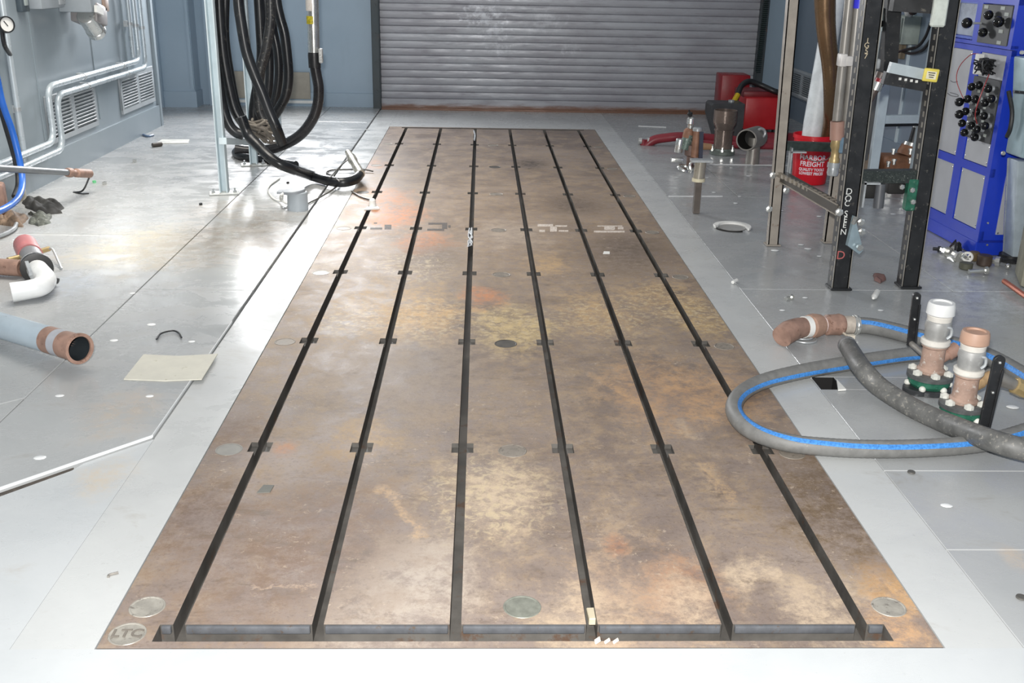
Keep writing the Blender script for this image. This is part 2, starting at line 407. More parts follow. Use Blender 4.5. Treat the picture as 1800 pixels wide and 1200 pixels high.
# ------------------------------------------------------------------ SETTING
XL, XR, YB = -3.1, 3.45, 11.7
X0, X1, Y0, Y1 = -.905, 1.143, 2.062, 10.36
XSL, XSR = -1.108, 1.343
DX = -1.5      # floor reaches behind the viewer
fl = MB()
fl.prism([(-5, DX), (4.2, DX), (4.2, 12.2), (-5, 12.2)], -.22, -.16)
floor = struct('floor', fl, mat('concrete_subfloor', (70, 66, 62), .8), None, (0, 0, -.16))
def rect(x0, y0, x1, y1): return [(x0, y0), (x1, y0), (x1, y1), (x0, y1)]
g_ = .0025
ycut0 = lambda x: A_.y+(x-A_.x)*(B_.y-A_.y)/(B_.x-A_.x)
m = MB()   # painted concrete round the bed
A_ = gp(0, 863); B_ = gp(270, 770)
xe = -3.1; ye = A_.y+(xe-A_.x)*(B_.y-A_.y)/(B_.x-A_.x)
m.prism([(-5, DX), (4.2, DX), (4.2, 1.2), (XSR, 1.2), (XSR, Y0-.003), (XSL, Y0-.003), (XSL, B_.y-.008), (-1.28, ycut0(-1.28)-.010), (-1.30, ycut0(-1.30)-.040), (A_.x, A_.y-.050), (xe, ye-.08), (-5, ye-.08)], -.16, 0)
struct('concrete', m, FLOOR, floor)
m = MB(); m.prism(rect(XSL, B_.y-.0, X0-.004, 12.2), -.16, .0).prism(rect(XSL+.001, Y0-.003, X0-.004, B_.y-.0), -.16, .0)
struct('border_strip', m, BORD, floor)
m = MB(); m.prism(rect(X1+.004, Y0-.003, XSR-g_, 12.2), -.16, 0); struct('border_strip', m, BORD, floor)
m = MB(); m.prism(rect(X0-.003, Y1+.004, X1+.003, 12.2), -.16, 0); struct('border_strip', m, BORD, floor)
# left deck plates stand a little proud of the concrete
zt = .012; SX = -1.672
def plate(poly, z=zt, name='deck_plate'):
    mm = MB(); mm.prism(poly, -.16, z); mm.bevel(.002, 1); struct(name, mm, DECK, floor)
w0 = gp(48, 701); w1 = gp(221, 784)
ycut = lambda x: A_.y+(x-A_.x)*(B_.y-A_.y)/(B_.x-A_.x)
sB = gp(48, 701)
plate([(SX+g_, ycut(SX+g_)), (A_.x, A_.y), (B_.x-.004, B_.y), (XSL-.008, 4.86), (SX+g_, 4.86)])
plate(rect(SX+g_, 4.864, XSL-.008, 6.60)); plate(rect(SX+g_, 6.604, XSL-.008, 9.35)); plate(rect(SX+g_, 9.354, XSL-.008, 12.2))
plate([(XL-.3, ye), (SX-g_, ycut(SX-g_)), (SX-g_, sB.y-.02), (SX-.09, sB.y-.1), (XL-.3, sB.y-.42)])
plate([(XL-.3, sB.y-.414), (SX-.09, sB.y-.094), (SX-g_, sB.y-.014), (SX-g_, 5.92), (XL-.3, 5.92)])
plate(rect(XL-.3, 5.924, SX-g_, 6.6)); plate(rect(XL-.3, 6.604, SX-g_, 9.35)); plate(rect(-5, 9.354, SX-g_, 12.2))
mm = MB(); mm.bar((-3.1, ycut(-3.1)-.003, zt-.004), (B_.x-.004, B_.y-.003, zt-.004), .0035, .01); mm.bar((B_.x-.003, B_.y, zt-.004), (XSL-.006, 4.4, zt-.004), .003, .01); struct('deck_edge_highlight', mm, mat('edge_highlight', (216, 219, 220), .4, 0, .05), floor)  # pale bars that paint a highlight along the deck edge
mm = MB(); mm.slab([(-1.305, ycut(-1.305)-.042, -.006), (-1.305, ycut(-1.305)-.005, -.004), (-3.1, ycut(-3.1)-.005, -.004), (-3.1, ycut(-3.1)-.078, -.006)], (0, 0, -1), .02); struct('gap_shade', mm, mat('gap_shade', (74, 68, 62), .7, 0, .3, 20, .2, (120, 112, 100)), floor)  # dark strip added to stand for shade under the deck edge
# right deck plates, one with a square service opening
def plate0(poly): plate(poly, .001)
xo0, xo1, yo0, yo1 = 1.349, 1.44, 3.68, 3.81
plate0(rect(XSR, 1.2, 4.2, 2.503)); plate0(rect(XSR, 2.507, 4.2, 2.99))
plate0(rect(XSR, 2.994, 4.2, yo0)); plate0(rect(xo1, yo0, 4.2, yo1)); plate0(rect(XSR, yo0, xo0, yo1)); plate0(rect(XSR, yo1, 4.2, 5.0))
plate0(rect(XSR, 5.004, 2.45, 7.24)); plate0(rect(2.454, 5.004, 4.2, 7.24)); plate0(rect(XSR, 7.244, 1.86, 8.51)); plate0(rect(1.864, 7.244, 4.2, 8.51)); plate0(rect(XSR, 8.514, 4.2, 10.6)); plate0(rect(XSR, 10.604, 4.2, 12.2))
# weld beads in the seams and plug welds
m = MB()
for a, b, r in (((56, 704), (141, 744), .004), ((192, 770), (221, 784), .004), ((28, 413), (175, 415), .005), ((180, 368), (330, 370), .004), ((253, 373), (220, 398), .004),
                ((1175, 345), (1270, 345), .004), ((1240, 289), (1390, 291), .006), ((1122, 222), (1171, 224), .008), ((560, 214), (645, 216), .006), ((600, 228), (650, 228), .005)):
    z = .008 if a[0] < 700 else .002
    m.cyl(gp(*a, z), gp(*b, z), r, seg=8)
for (x, y) in ((105, 695), (263, 696), (70, 804), (337, 600), (266, 570), (200, 598), (233, 515), (1664, 888), (1415, 523), (1385, 523), (1375, 545), (1548, 545), (1408, 430), (1420, 437), (1440, 450), (1465, 447),
               (1372, 370), (1362, 440), (1570, 376), (1440, 380), (1780, 715), (1300, 345), (1316, 309), (1255, 338), (1190, 312), (1243, 312), (1293, 357)):
    z = .012 if x < 700 else .004
    p = gp(x, y, z); m.ball(p, .016*random.uniform(.7, 1.3), (1.2, .9, .2), 10)
struct('weld_bead', m, mat('weld_paint', (222, 224, 224), .35, 0, .08), floor)
# walls
m = MB(); m.box((XL-.1, 3.9-.35, 1.6), (.2, 13.2, 3.2)); m.box((XL+.004, 3.55, .105), (.03, 13.18, .21))
for y in (7.45, 8.55, 9.35): m.box((XL+.003, y, 1.75), (.006, .05 if y < 8 else .02, 2.9))
m.box((XL+.01, 10.12, 1.6), (.03, .06, 3.2))
wl = struct('wall_left', m, WALL_L, None, (XL, 4, 0))
m = MB(); m.box((XR+.1, 5.1, 1.6), (.2, 13.2, 3.2)); m.box((XR-.004, 5.1, .11), (.03, 13.18, .22)); struct('wall_right', m, WALL_R, None, (XR, 5, 0))
dL, dR, dH = -1.10, 3.03, 2.7
m = MB()
m.box(((-4.6+dL-.09)/2, YB+.1, 1.6), (4.6+dL-.09, .2, 3.2)); m.box(((dR+.09+3.65)/2, YB+.1, 1.6), (3.65-dR-.09, .2, 3.2)); m.box(((dL+dR)/2, YB+.1, (dH+3.2)/2), (dR-dL+.18, .2, 3.2-dH))
m.box((-4.6, 11, 1.6), (.2, 1.6, 3.2))
struct('wall_back', m, WALL_B, None, (0, YB, 0))
# column with framed face on the back wall
m = MB(); cx0, cx1 = -3.46, -3.1
m.box(((cx0+cx1)/2, YB-.12, 1.6), (cx1-cx0, .24, 3.2)); m.box((cx0+.0, YB-.16, 1.6), (.05, .3, 3.2)); m.box(((cx0+cx1)/2, YB-.13, .09), (cx1-cx0+.03, .26, .18)); m.box((cx1-.02, YB-.25, 1.7), (.03, .02, 3))
struct('trim_1', m, WALL_B, None, ((cx0+cx1)/2, YB-.12, 0))
m = MB(); a = -2.92; m.box((a, YB-.04, 1.6), (.14, .08, 3.2)); struct('trim_2', m, WALL_B, None, (a, YB, 0))
m = MB(); m.box(((-2.75+dL-.09)/2, YB-.012, .08), (1.65-.09, .024, .16)); struct('baseboard_back', m, WALL_B, None, (-2, YB, 0))
# tan repair panel low on the back wall
m = MB(); m.box((-2.31, YB-.026, .235), (.84, .02, .29)); m.bevel(.004, 1)
t = thing('wall_panel', 'low tan unpainted panel on the blue back wall behind the black hoses', 'panel', (-2.31, YB-.03, .08))
part('board', m, mat('tan_board', (160, 154, 142), .6, 0, .08), t)
m = MB(); m.box((-2.25, YB-.03, .06), (1.0, .02, .03)); part('white_strip', m, WHITE, t, 'white strip along the bottom')
# roller shutter
m = MB(); pitch = .0775; z = .12; prof = []
while z < dH:
    prof += [(0.0, z), (-.007, z+.003), (-.010, z+pitch*.3), (-.0105, z+pitch*.6), (-.008, z+pitch*.9), (.002, z+pitch*.955)]; z += pitch
yd = YB-.04; prev = None
for (dy, z) in prof:
    cur = [m.bm.verts.new((x, yd+dy, z)) for x in (dL, dR)]
    if prev: m.f((prev[0], prev[1], cur[1], cur[0]))
    prev = cur
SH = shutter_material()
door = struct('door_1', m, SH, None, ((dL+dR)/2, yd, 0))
m = MB(); m.box(((dL+dR)/2, yd-.01, .06), (dR-dL, .06, .12)); m.box(((dL+dR)/2, yd-.05, .012), (dR-dL, .05, .024))
struct('bottom_bar', m, SH, door)
JAMB = mat('dark_jamb', (62, 70, 74), .5, .1, .2, 4, .1, (100, 66, 50))
for x, nm in ((dL-.045, 'l'), (dR+.045, 'r')):
    m = MB(); m.box((x, YB-.06, dH/2), (.09, .12, dH)); m.box((x+(.04 if nm == 'l' else -.04), YB-.125, dH/2), (.012, .02, dH)); m.bevel(.004, 1)
    for q in range(9): m.cyl((x, YB-.12, .2+q*.3), (x, YB-.135, .2+q*.3), .012, seg=8)
    struct('door_jamb', m, JAMB, door)

# ------------------------------------------------------------------ BED PLATE
SP, SX0 = .3417, -.7358
slots = [SX0+SP*i for i in range(6)]
rowsY = [3.147, 4.188, 5.238, 6.202, 7.256, 8.289, 9.338]
sw, nw, nd = .0145, .037, .036
tx0, tx1, ty0, ty1 = -.782, 1.03, 2.088, 2.156
fy0, fy1 = 10.27, 10.325
xs = {X0, X1, tx0, tx1}; ys = {Y0, Y1, ty0, ty1, fy0, fy1}
for s in slots: xs |= {s-sw, s+sw, s-nw, s+nw}
for r in rowsY: ys |= {r-nd, r+nd}
xs = sorted(xs); ys = sorted(ys)
def depth(x, y):
    if tx0 < x < tx1 and (ty0 < y < ty1 or fy0 < y < fy1): return -.062
    for s in slots:
        if abs(x-s) < sw and ty0 < y < fy1: return -.055
        if abs(x-s) < nw and any(abs(y-r) < nd for r in rowsY): return -.016
    return 0.0
m = MB(); nx, ny = len(xs)-1, len(ys)-1
D = [[depth((xs[i]+xs[i+1])/2, (ys[j]+ys[j+1])/2) for j in range(ny)] for i in range(nx)]
def vq(*ps): m.f([m.bm.verts.new(p) for p in ps])
for i in range(nx):
    for j in range(ny):
        d = D[i][j]; m.mi = 0 if d == 0 else 1
        vq((xs[i], ys[j], d), (xs[i+1], ys[j], d), (xs[i+1], ys[j+1], d), (xs[i], ys[j+1], d))
        m.mi = 1
        e = D[i+1][j] if i+1 < nx else -.15
        if e != d: vq((xs[i+1], ys[j], d), (xs[i+1], ys[j], e), (xs[i+1], ys[j+1], e), (xs[i+1], ys[j+1], d))
        e = D[i][j+1] if j+1 < ny else -.15
        if e != d: vq((xs[i], ys[j+1], d), (xs[i+1], ys[j+1], d), (xs[i+1], ys[j+1], e), (xs[i], ys[j+1], e))
for j in range(ny): m.mi = 1; vq((X0, ys[j], 0), (X0, ys[j+1], 0), (X0, ys[j+1], -.15), (X0, ys[j], -.15))
for i in range(nx): vq((xs[i], Y0, 0), (xs[i], Y0, -.15), (xs[i+1], Y0, -.15), (xs[i+1], Y0, 0))
vq((X0, Y0, -.15), (X0, Y1, -.15), (X1, Y1, -.15), (X1, Y0, -.15))
bmesh.ops.remove_doubles(m.bm, verts=m.bm.verts[:], dist=1e-5)
bedroot = thing('bed_plate', 'long rusty brown cast iron bed plate with six T slots set in the grey floor', 'bed plate', (.119, 6.2, -.15))
part('slotted_plate', m, [BED, SLOT], bedroot)
# machined upper lip of the cross slot, in lengths between the long slots
edges = [tx0] + [v for s in slots for v in (s-sw, s+sw)] + [tx1]
for k in range(0, len(edges), 2):
    a, b = edges[k]+.004, edges[k+1]-.004
    if b-a < .02: continue
    m = MB(); m.box(((a+b)/2, ty1-.004, -.0115), (b-a, .012, .021)); m.bevel(.003, 2)
    part('slot_lip', m, SLOTG, bedroot, 'grey machined lip of the front cross slot')
# round inspection covers
def cover(x, y, r=.05, z=.0015, m_=COVER, lab=None):
    mm = MB(); mm.lathe((x, y, -.01), (0, 0, 1), [(0, r), (.008, r), (.01+z, r-.003), (.01+z, r-.006), (.0095+z*.4, r-.008), (.0095+z*.4, .004)], 36)
    return part('access_cover', mm, m_, bedroot, lab)
C_DARK = mat('dark_cover_iron', (82, 78, 72), .5, .2, .2, 30); C_PALE = mat('pale_cover_steel', (156, 152, 143), .45, .2, .18, 22, .35, (116, 110, 103))
C_MID = mat('grey_green_cover', (128, 130, 120), .45, .25, .18, 40)
for i, y in enumerate([2.23]+rowsY):
    cover(.117, y-.02*(i > 0), .051, .0015, [C_MID, COVER, C_DARK, COVER, COVER, COVER, C_DARK, COVER][i])
    cover(-.836, y-.02*(i > 0), .047, .0015, [C_PALE, mat('grey_cover_steel', (140, 138, 132), .45, .3, .12, 25), COVER, C_PALE, COVER, C_DARK, COVER, COVER][i])
    cover(1.071, y-.03*(i > 0), .046, .0015, [C_PALE, COVER, COVER, COVER, COVER, COVER, COVER, COVER][i])
c_ = cover(-.85, 2.118, .047, .0015, C_PALE)
text('LTC', .042, (-.85, 2.118, .0022), (1, .02, 0), (0, 1, 0), mat('letter_shadow', (112, 106, 98), .6), c_, 'stamped_letters', ext=.0008, bold=.001)
for (dx, dy) in ((-.026, .012), (.024, .014), (.02, -.008), (-.022, -.016)):
    for cx_, cy_ in ((-.836, 2.23), (1.071, 2.23)):
        pass
# painted remains of markings by the fourth row
WP, DP = mat('worn_white_paint', (204, 194, 184), .6, 0, .1, 40, .45, (150, 130, 112)), mat('worn_dark_paint', (64, 56, 50), .6, 0, .1, 40, .3, (120, 104, 92))
def mark(polys, m_, lab):
    mm = MB()
    for P in polys: mm.prism([gp(*p) for p in P], -.001, .0009)
    part('paint_mark', mm, m_, bedroot, lab)
q = lambda x0, y0, x1, y1: [(x0, y1), (x1, y1), (x1, y0), (x0, y0)]
mark([q(753, 391.5, 786, 394.5), q(777, 394.5, 786, 402), q(751, 402, 781, 405.5), q(788, 396, 792, 400)], DP, 'worn dark stencil mark')
mark([q(651, 400, 672, 403), q(676, 395, 688, 403), q(657, 391, 663, 393)], DP, 'worn dark stencil mark')
mark([q(945, 394, 972, 398), q(976, 396, 997, 398.5), q(967, 398, 979, 407), q(948, 404, 958, 407.5), q(982, 404.5, 999, 407)], WP, 'worn white stencil mark')
mark([q(1050, 396.5, 1094, 398), q(1062, 398, 1081, 404), q(1044, 405.5, 1098, 408.5), q(1086, 399, 1096, 403)], WP, 'worn white stencil mark')

# ------------------------------------------------------------------ LEFT WALL EQUIPMENT
VENT = mat('vent_paint', (170, 176, 180), .35, 0, .06)
def vent(y0, y1, z0, z1, X, sgn, label, grp):
    t = thing('wall_vent', label, 'vent', (X, (y0+y1)/2, z0), grp)
    mm = MB(); d = .02*sgn
    mm.box((X+d/2, (y0+y1)/2, z1+.02), (.02, y1-y0+.08, .04)); mm.box((X+d/2, (y0+y1)/2, z0-.02), (.02, y1-y0+.08, .04))
    for y in (y0-.02, y1+.02): mm.box((X+d/2, y, (z0+z1)/2), (.02, .04, z1-z0))
    mm.bevel(.003, 1); part('frame', mm, VENT, t)
    mm = MB(); ym = (y0+y1)/2; mm.box((X+d/2, ym, (z0+z1)/2), (.02, .06, z1-z0)); part('mullion', mm, VENT, t)
    mm = MB(); mm.box((X+.002*sgn, ym, (z0+z1)/2), (.004, y1-y0, z1-z0)); part('backing', mm, mat('vent_shadow', (118, 126, 132), .6), t)
    n = 10; R = M.Rotation(math.radians(38*sgn), 3, 'Y')
    for a, b in ((y0, ym-.03), (ym+.03, y1)):
        mm = MB()
        for i in range(n): mm.box((X+.014*sgn, (a+b)/2, z0+(i+.5)*(z1-z0)/n), (.004, b-a, .024), R)
        part('slats', mm, VENT, t)
vent(7.53, 8.42, .30, .56, XL, 1, 'white-slatted wall vent below the conduit bends, nearer of the two on the left wall', 'wall vents')
vent(9.10, 9.95, .30, .545, XL, 1, 'grey-slatted wall vent near the far end of the left wall', 'wall vents')
vent(10.85, 11.5, .28, .49, XR, -1, 'grey louvred wall vent low on the right wall behind the steel rack post', 'wall vents')
COND = mat('conduit_paint', (186, 196, 202), .3, .2, .05)
def conduit(pts, r, label, clamps=()):
    t = thing('conduit_pipe', label, 'conduit', pts[-1], 'conduits on the left wall')
    mm = MB(); mm.tube(pts, r, 12, 1); part('pipe', mm, COND, t)
    for c, axn in clamps:
        mm = MB(); mm.lathe(V(c)-V(axn)*.012, axn, [(0, r+.004), (.024, r+.004)], 14); mm.box(V(c)+V((-.025, 0, 0)), (.05, .03, .05)); part('clamp', mm, GALV, t)
def bendpts(path, rad, n=6):
    P = [V(p) for p in path]; out = [P[0]]
    for i in range(1, len(P)-1):
        a = (P[i-1]-P[i]).normalized(); b = (P[i+1]-P[i]).normalized()
        for j in range(n+1):
            u = j/n; p0 = P[i]+a*rad; p2 = P[i]+b*rad
            out.append(p0*(1-u)**2+P[i]*(2*u*(1-u))+p2*u*u)
    out.append(P[-1]); return out
xc = XL+.075
w = lambda x, y: ax(x, y, xc)
conduit(bendpts([(xc, 9.45, 2.6), (xc, 9.45, .68), (xc, 7.40, .68), (xc, 7.40, .30), (xc, 5.6, .30)], .11), .022, 'upper of the two pale wall conduits that turn down by the near vent', [((xc, 8.1, .68), (0, 1, 0)), ((xc, 9.0, .68), (0, 1, 0)), ((xc, 9.45, .98), (0, 0, 1))])
xc2 = XL+.075
conduit(bendpts([(xc2, 9.62, 2.6), (xc2, 9.62, .605), (xc2, 7.54, .605), (xc2, 7.54, .225), (xc2, 5.6, .225)], .11), .022, 'lower of the two pale wall conduits that turn down by the near vent', [((xc2, 8.15, .605), (0, 1, 0)), ((xc2, 9.1, .605), (0, 1, 0)), ((xc2, 9.62, .95), (0, 0, 1))])
conduit([(xc, 9.3, 2.6), (xc, 9.3, .72)], .018, 'thin pale vertical conduit left of the corner conduits on the left wall', [((xc, 9.3, 1.0), (0, 0, 1))])
conduit([(XL+.024, 7.0, 2.6), (XL+.024, 7.0, .23)], .02, 'pale vertical conduit below the round pressure gauge', [((XL+.024, 7.0, .58), (0, 0, 1))])
# gauge
gc = ax(12, 43, XL+.11); t = thing('pressure_gauge', 'round white-faced pressure gauge with black rim at the left edge of the photo', 'gauge', gc-V((.05, 0, .05)))
gx = (EYE-gc).normalized(); gx = V((.75, -.62, .1)).normalized()
mm = MB(); mm.lathe(gc-gx*.045, gx, [(0, .04), (.005, .05), (.04, .052), (.05, .05), (.05, .043), (.042, .043)], 28, (True, False)); part('case', mm, BLACK, t)
mm = MB(); mm.lathe(gc-gx*.01, gx, [(0, .0435), (.006, .0435)], 28); part('dial', mm, WHITE, t)
mm = MB(); bx, by, bz = basis(gx); d_ = (V((0, 0, 1))*.7+V((-.5, -.6, 0))*.6); d_ = (d_-gx*d_.dot(gx)).normalized(); mm.bar(gc-gx*.002-d_*.012, gc-gx*.002+d_*.026, .005, .002, gx); part('needle', mm, BLACK, t)
mm = MB(); mm.tube([gc-gx*.05, gc-gx*.07-V((0, 0, .03)), gc-gx*.07+V((0, 0, -.12)), V((XL+.03, 7.0, gc.z-.2))], .014, 10, 4); part('stem', mm, BLACK, t)
# small switch box, junction box
p = ax(34, 4, XL); t = thing('switch_box', 'small dark wall switch with pale rocker, above the pressure gauge', 'switch', (XL, p.y, p.z-.06))
mm = MB(); mm.box((XL+.02, p.y, p.z+.03), (.04, .12, .18)); mm.bevel(.006); part('cover', mm, mat('dark_grey_plastic', (72, 84, 92), .5), t)
mm = MB(); mm.box((XL+.043, p.y, p.z+.03), (.012, .05, .1)); mm.bevel(.003); part('rocker', mm, mat('pale_rocker', (170, 180, 178), .4), t)
a = ax(48, 16, XL); b = ax(90, 16, XL); t = thing('junction_box', 'grey junction box on the left wall beside the small switch', 'electrical box', (XL, (a.y+b.y)/2, a.z))
mm = MB(); mm.box((XL+.05, (a.y+b.y)/2, a.z+.2), (.1, b.y-a.y, .4)); mm.bevel(.008); part('body', mm, GREYP, t)
mm = MB(); mm.box((XL+.105, b.y-.06, a.z+.2), (.012, .1, .36)); mm.bevel(.003); part('cover_plate', mm, VENT, t)
mm = MB(); mm.ball((XL+.115, b.y-.05, a.z+.06), .014); part('screw', mm, CHROME, t)
# motorised actuator on the wall
c = ax(152, 20, XL+.14); t = thing('wall_actuator', 'grey wall-mounted actuator with a tilted silver cylinder hanging below its box', 'actuator', (XL, c.y, c.z-.35))
mm = MB(); mm.box((XL+.12, c.y-.05, c.z+.18), (.24, .24, .36)); mm.bevel(.012); part('housing', mm, GREYP, t)
R = M.Rotation(math.radians(-12), 3, 'X')
mm = MB(); mm.box((XL+.15, c.y+.02, c.z-.02), (.2, .22, .14), R); mm.bevel(.012); part('gear_body', mm, mat('brown_grey_cast', (150, 146, 146), .5, .1), t)
e0 = ax(150, 27, XL+.17); e1 = ax(170, 56, XL+.17)
mm = MB(); mm.lathe(e0, e1-e0, [(0, .06), (.005, .066), ((e1-e0).length*.8, .066), ((e1-e0).length*.82, .072), ((e1-e0).length, .072), ((e1-e0).length+.01, .06)], 24); part('cylinder', mm, CHROME, t)
mm = MB(); p = ax(174, 18, XL+.26); mm.box(p, (.02, .14, .05), R); part('tag_plate', mm, WHITE, t, 'white tag')
mm = MB(); p = ax(176, 6, XL+.2); mm.box(p, (.1, .1, .12)); mm.bevel(.01); part('connector', mm, mat('tan_brown', (164, 140, 126), .5), t)
mm = MB(); p = ax(178, 50, XL+.12); mm.box(p, (.06, .05, .04)); mm.cyl(p, p+V((0, .02, .16)), .012); part('bracket', mm, GALV, t)

# blue air hose looping down the wall
zf = .03
P = [ax(-40, 40, -2.95), ax(-12, 110, -2.95), ax(4, 180, -2.95), ax(22, 232, -2.93), ax(36, 290, -2.9), ax(39, 325, -2.86), ax(30, 350, -2.8), ax(5, 368, -2.75), ax(-30, 380, -2.75)]
mm = MB(); mm.tube(P, .02, 12, 6); solo('air_hose', mm, BLUEH, 'bright blue air hose hanging in a loop against the left wall', 'hose')
P = [ax(-30, 60, -3.0), ax(0, 190, -3.0), ax(24, 275, -2.98), ax(31, 320, -2.95), ax(24, 345, -2.92)]
mm = MB(); mm.tube(P, .013, 10, 6); solo('cable', mm, BLACK, 'thin dark cable hanging just behind the blue air hose', 'cable')
# grey rod with rusty end
a = ax(-30, 294, -2.80); b = ax(118, 303, -2.70); c = ax(157, 305, -2.68)
t = thing('rod', 'long thin grey rod with a rusty threaded end sticking out from the left wall', 'rod', V((c.x, c.y, 0)))
mm = MB(); mm.cyl(a, b, .022, .02, 14); part('shaft', mm, mat('grey_rod', (120, 124, 128), .4, .3), t)
mm = MB(); d = (c-b).normalized(); mm.lathe(b, c-b, [(0, .028), (.03, .032), (.05, .032), (.06, .02), (.12, .02), (.13, .03), ((c-b).length, .03)], 14); part('end_fitting', mm, RUST, t, 'rusty end fitting')
mm = MB(); mm.tube([c-V((0, 0, .02)), V((c.x-.05, c.y-.02, .03)), V((c.x-.12, c.y-.01, .012))], .006, 8, 4); mm.tube([V((c.x-.12, c.y-.01, .014)), V((c.x-.05, c.y-.06, .014)), V((c.x-.0, c.y-.05, .014))], .005, 8, 4); part('wire_hook', mm, BLACK, t)

# rags and scrap heap at the left edge
def lumpthing(name, poly, h, m_, label, cat, rough=.4, z0=zt, fr=9, group=None):
    mm = MB(); mm.lump([gp(*p, z0) for p in poly], h, rough, 14, z0, fr); o = solo(name, mm, m_, label, cat, group); o.data.set_sharp_from_angle(angle=math.radians(75)); return o
lumpthing('rag', [(42, 348), (64, 350), (98, 351), (112, 362), (110, 375), (88, 377), (60, 373), (42, 362)], .03, mat('charcoal_cloth', (46, 46, 45), .8, 0, .3, 20), 'dark charcoal rag crumpled against the left wall', 'rag')
lumpthing('cloth', [(48, 377), (66, 376), (92, 379), (89, 392), (68, 398), (54, 394)], .03, mat('mottled_cloth', (84, 88, 82), .8, 0, .5, 26, .3, (160, 162, 154)), 'mottled grey-green rag lying in front of the dark rag', 'rag')
lumpthing('scrap', [(-10, 374), (14, 372), (34, 375), (47, 390), (38, 400), (10, 398), (-12, 392)], .04, mat('brown_scrap', (126, 106, 88), .7, 0, .4, 22, .3, (70, 60, 52)), 'brown scrap heap at the left edge below the blue hose', 'scrap')
p = gp(4, 372, zt); mm = MB(); p = gp(-4, 384, zt); mm.box((p.x, p.y, zt+.11), (.13, .12, .22), M.Rotation(.3, 3, 'Z')); mm.bevel(.02); solo('block', mm, RUST, 'rust-brown block behind the blue hose at the left edge', 'block')
mm = MB(); mm.tube([gp(-20, 420, .03), gp(6, 412, .03), gp(24, 402, .03), gp(29, 393, .03)], .012, 10, 5); solo('tube', mm, GALV, 'bent thin grey tube near the red-capped pipe fitting', 'tube')
mm = MB(); p = gp(39, 352, zt); mm.lathe((p.x, p.y, zt), (0, 0, 1), [(0, .03), (.07, .03), (.075, .024)], 14); solo('cap', mm, mat('cream', (190, 186, 170), .5), 'small cream cap between the blue hose and the dark rag', 'cap')

# pipe fitting with red collar and white elbow
a = gp(44, 430, .068); b = gp(66, 474, .068); d = (b-a).normalized()
t = thing('pipe_fitting', 'grey pipe fitting with red end and white elbow lying on the left floor', 'pipe fitting', V((b.x, b.y, zt)))
L = (b-a).length
mm = MB(); mm.lathe(a-d*.02, d, [(0, .02), (.004, .05), (.03, .06), (L*.5, .062), (L*.5, .056)], 26); part('red_collar', mm, mat('faded_red', (184, 112, 112), .45, 0, .12), t, 'faded red end')
mm = MB(); mm.lathe(a+d*(L*.46), d, [(0, .056), (L*.5, .056)], 26); part('body', mm, mat('grey_body', (138, 138, 140), .4, .3), t)
mm = MB(); mm.lathe(b-d*.05, d, [(0, .06), (.004, .078), (.03, .078), (.034, .06)], 30); part('flange', mm, mat('dark_flange', (60, 60, 60), .45, .3), t, 'dark flange ring')
E = [gp(66, 474, .07), gp(72, 482, .075), gp(80, 492, .075), gp(72, 503, .072), gp(50, 509, .066), gp(20, 514, .062)]
mm = MB(); mm.tube(E, [.05, .052, .05, .046, .045, .047], 24, 6); part('elbow', mm, mat('white_paint_worn', (224, 226, 226), .4, 0, .05, 8, .05, (130, 110, 96)), t, 'white painted elbow')
mm = MB(); mm.bar(gp(47, 462, .13), gp(54, 481, .12), .016, .02); mm.torus(gp(60, 466, .07), d, .06, .006); part('clamp', mm, GALV, t)
mm = MB(); mm.cyl(gp(70, 442, .07), gp(86, 437, .07), .014, seg=12); part('valve_stem', mm, BRASS, t, 'brass stem')
mm = MB(); mm.cyl(gp(34, 452, .07), gp(14, 457, .07), .014, seg=12); part('valve_stem', mm, BRASS, t, 'brass stem')
mm = MB(); mm.tube([gp(84, 438, .07), gp(91, 437, .075), gp(96, 445, .06), gp(108, 472, .02)], .006, 8, 5); part('handle_wire', mm, GALV, t)
mm = MB(); mm.cyl(gp(90, 490, .05), gp(102, 494, .04), .015, seg=10); part('plug', mm, BLACK, t)
mm = MB(); mm.pipe(gp(-30, 467, .06), gp(38, 471, .06), .042, .034); solo('pipe', mm, RUST, 'short rusty brown pipe running into the red-collared fitting', 'pipe')

# big pipe lying at left foreground
a = gp(141, 613, .105); b = gp(-90, 545, .075); d = (b-a).normalized(); L = (b-a).length
t = thing('large_pipe', 'large open-ended pale pipe with brown bands lying at the left edge', 'pipe', V((b.x, b.y, zt)))
pr = .054
mm = MB(); mm.lathe(a+d*.20, d, [(0, pr), (L-.2, pr)], 32, (False, True)); part('pale_length', mm, mat('pale_pipe', (178, 192, 202), .35, .1, .06), t)
mm = MB(); mm.lathe(a+d*.145, d, [(0, pr+.001), (.06, pr+.001)], 32, (False, False)); part('brown_band', mm, RUST, t)
mm = MB(); mm.lathe(a+d*.09, d, [(0, pr+.0005), (.06, pr+.0005)], 32, (False, False)); part('grey_band', mm, mat('grey_band', (168, 170, 176), .4), t)
mm = MB(); mm.lathe(a, d, [(.3, pr-.006), (.3, .001)], 32, (False, False)); mm.lathe(a+d*.002, d, [(.3, pr-.006), (0, pr-.005), (0, pr+.008), (.012, pr+.008), (.016, pr+.001), (.095, pr+.001)], 36, (False, False)); part('rusty_mouth', mm, [RUST], t, 'rusty open mouth with a raised lip')
mm = MB(); mm.lathe(a+d*.01, d, [(0, pr-.0055), (.28, pr-.0055), (.285, .002)], 32, (False, False)); part('bore', mm, mat('pipe_bore', (52, 58, 62), .5, .2), t, 'dark bore')
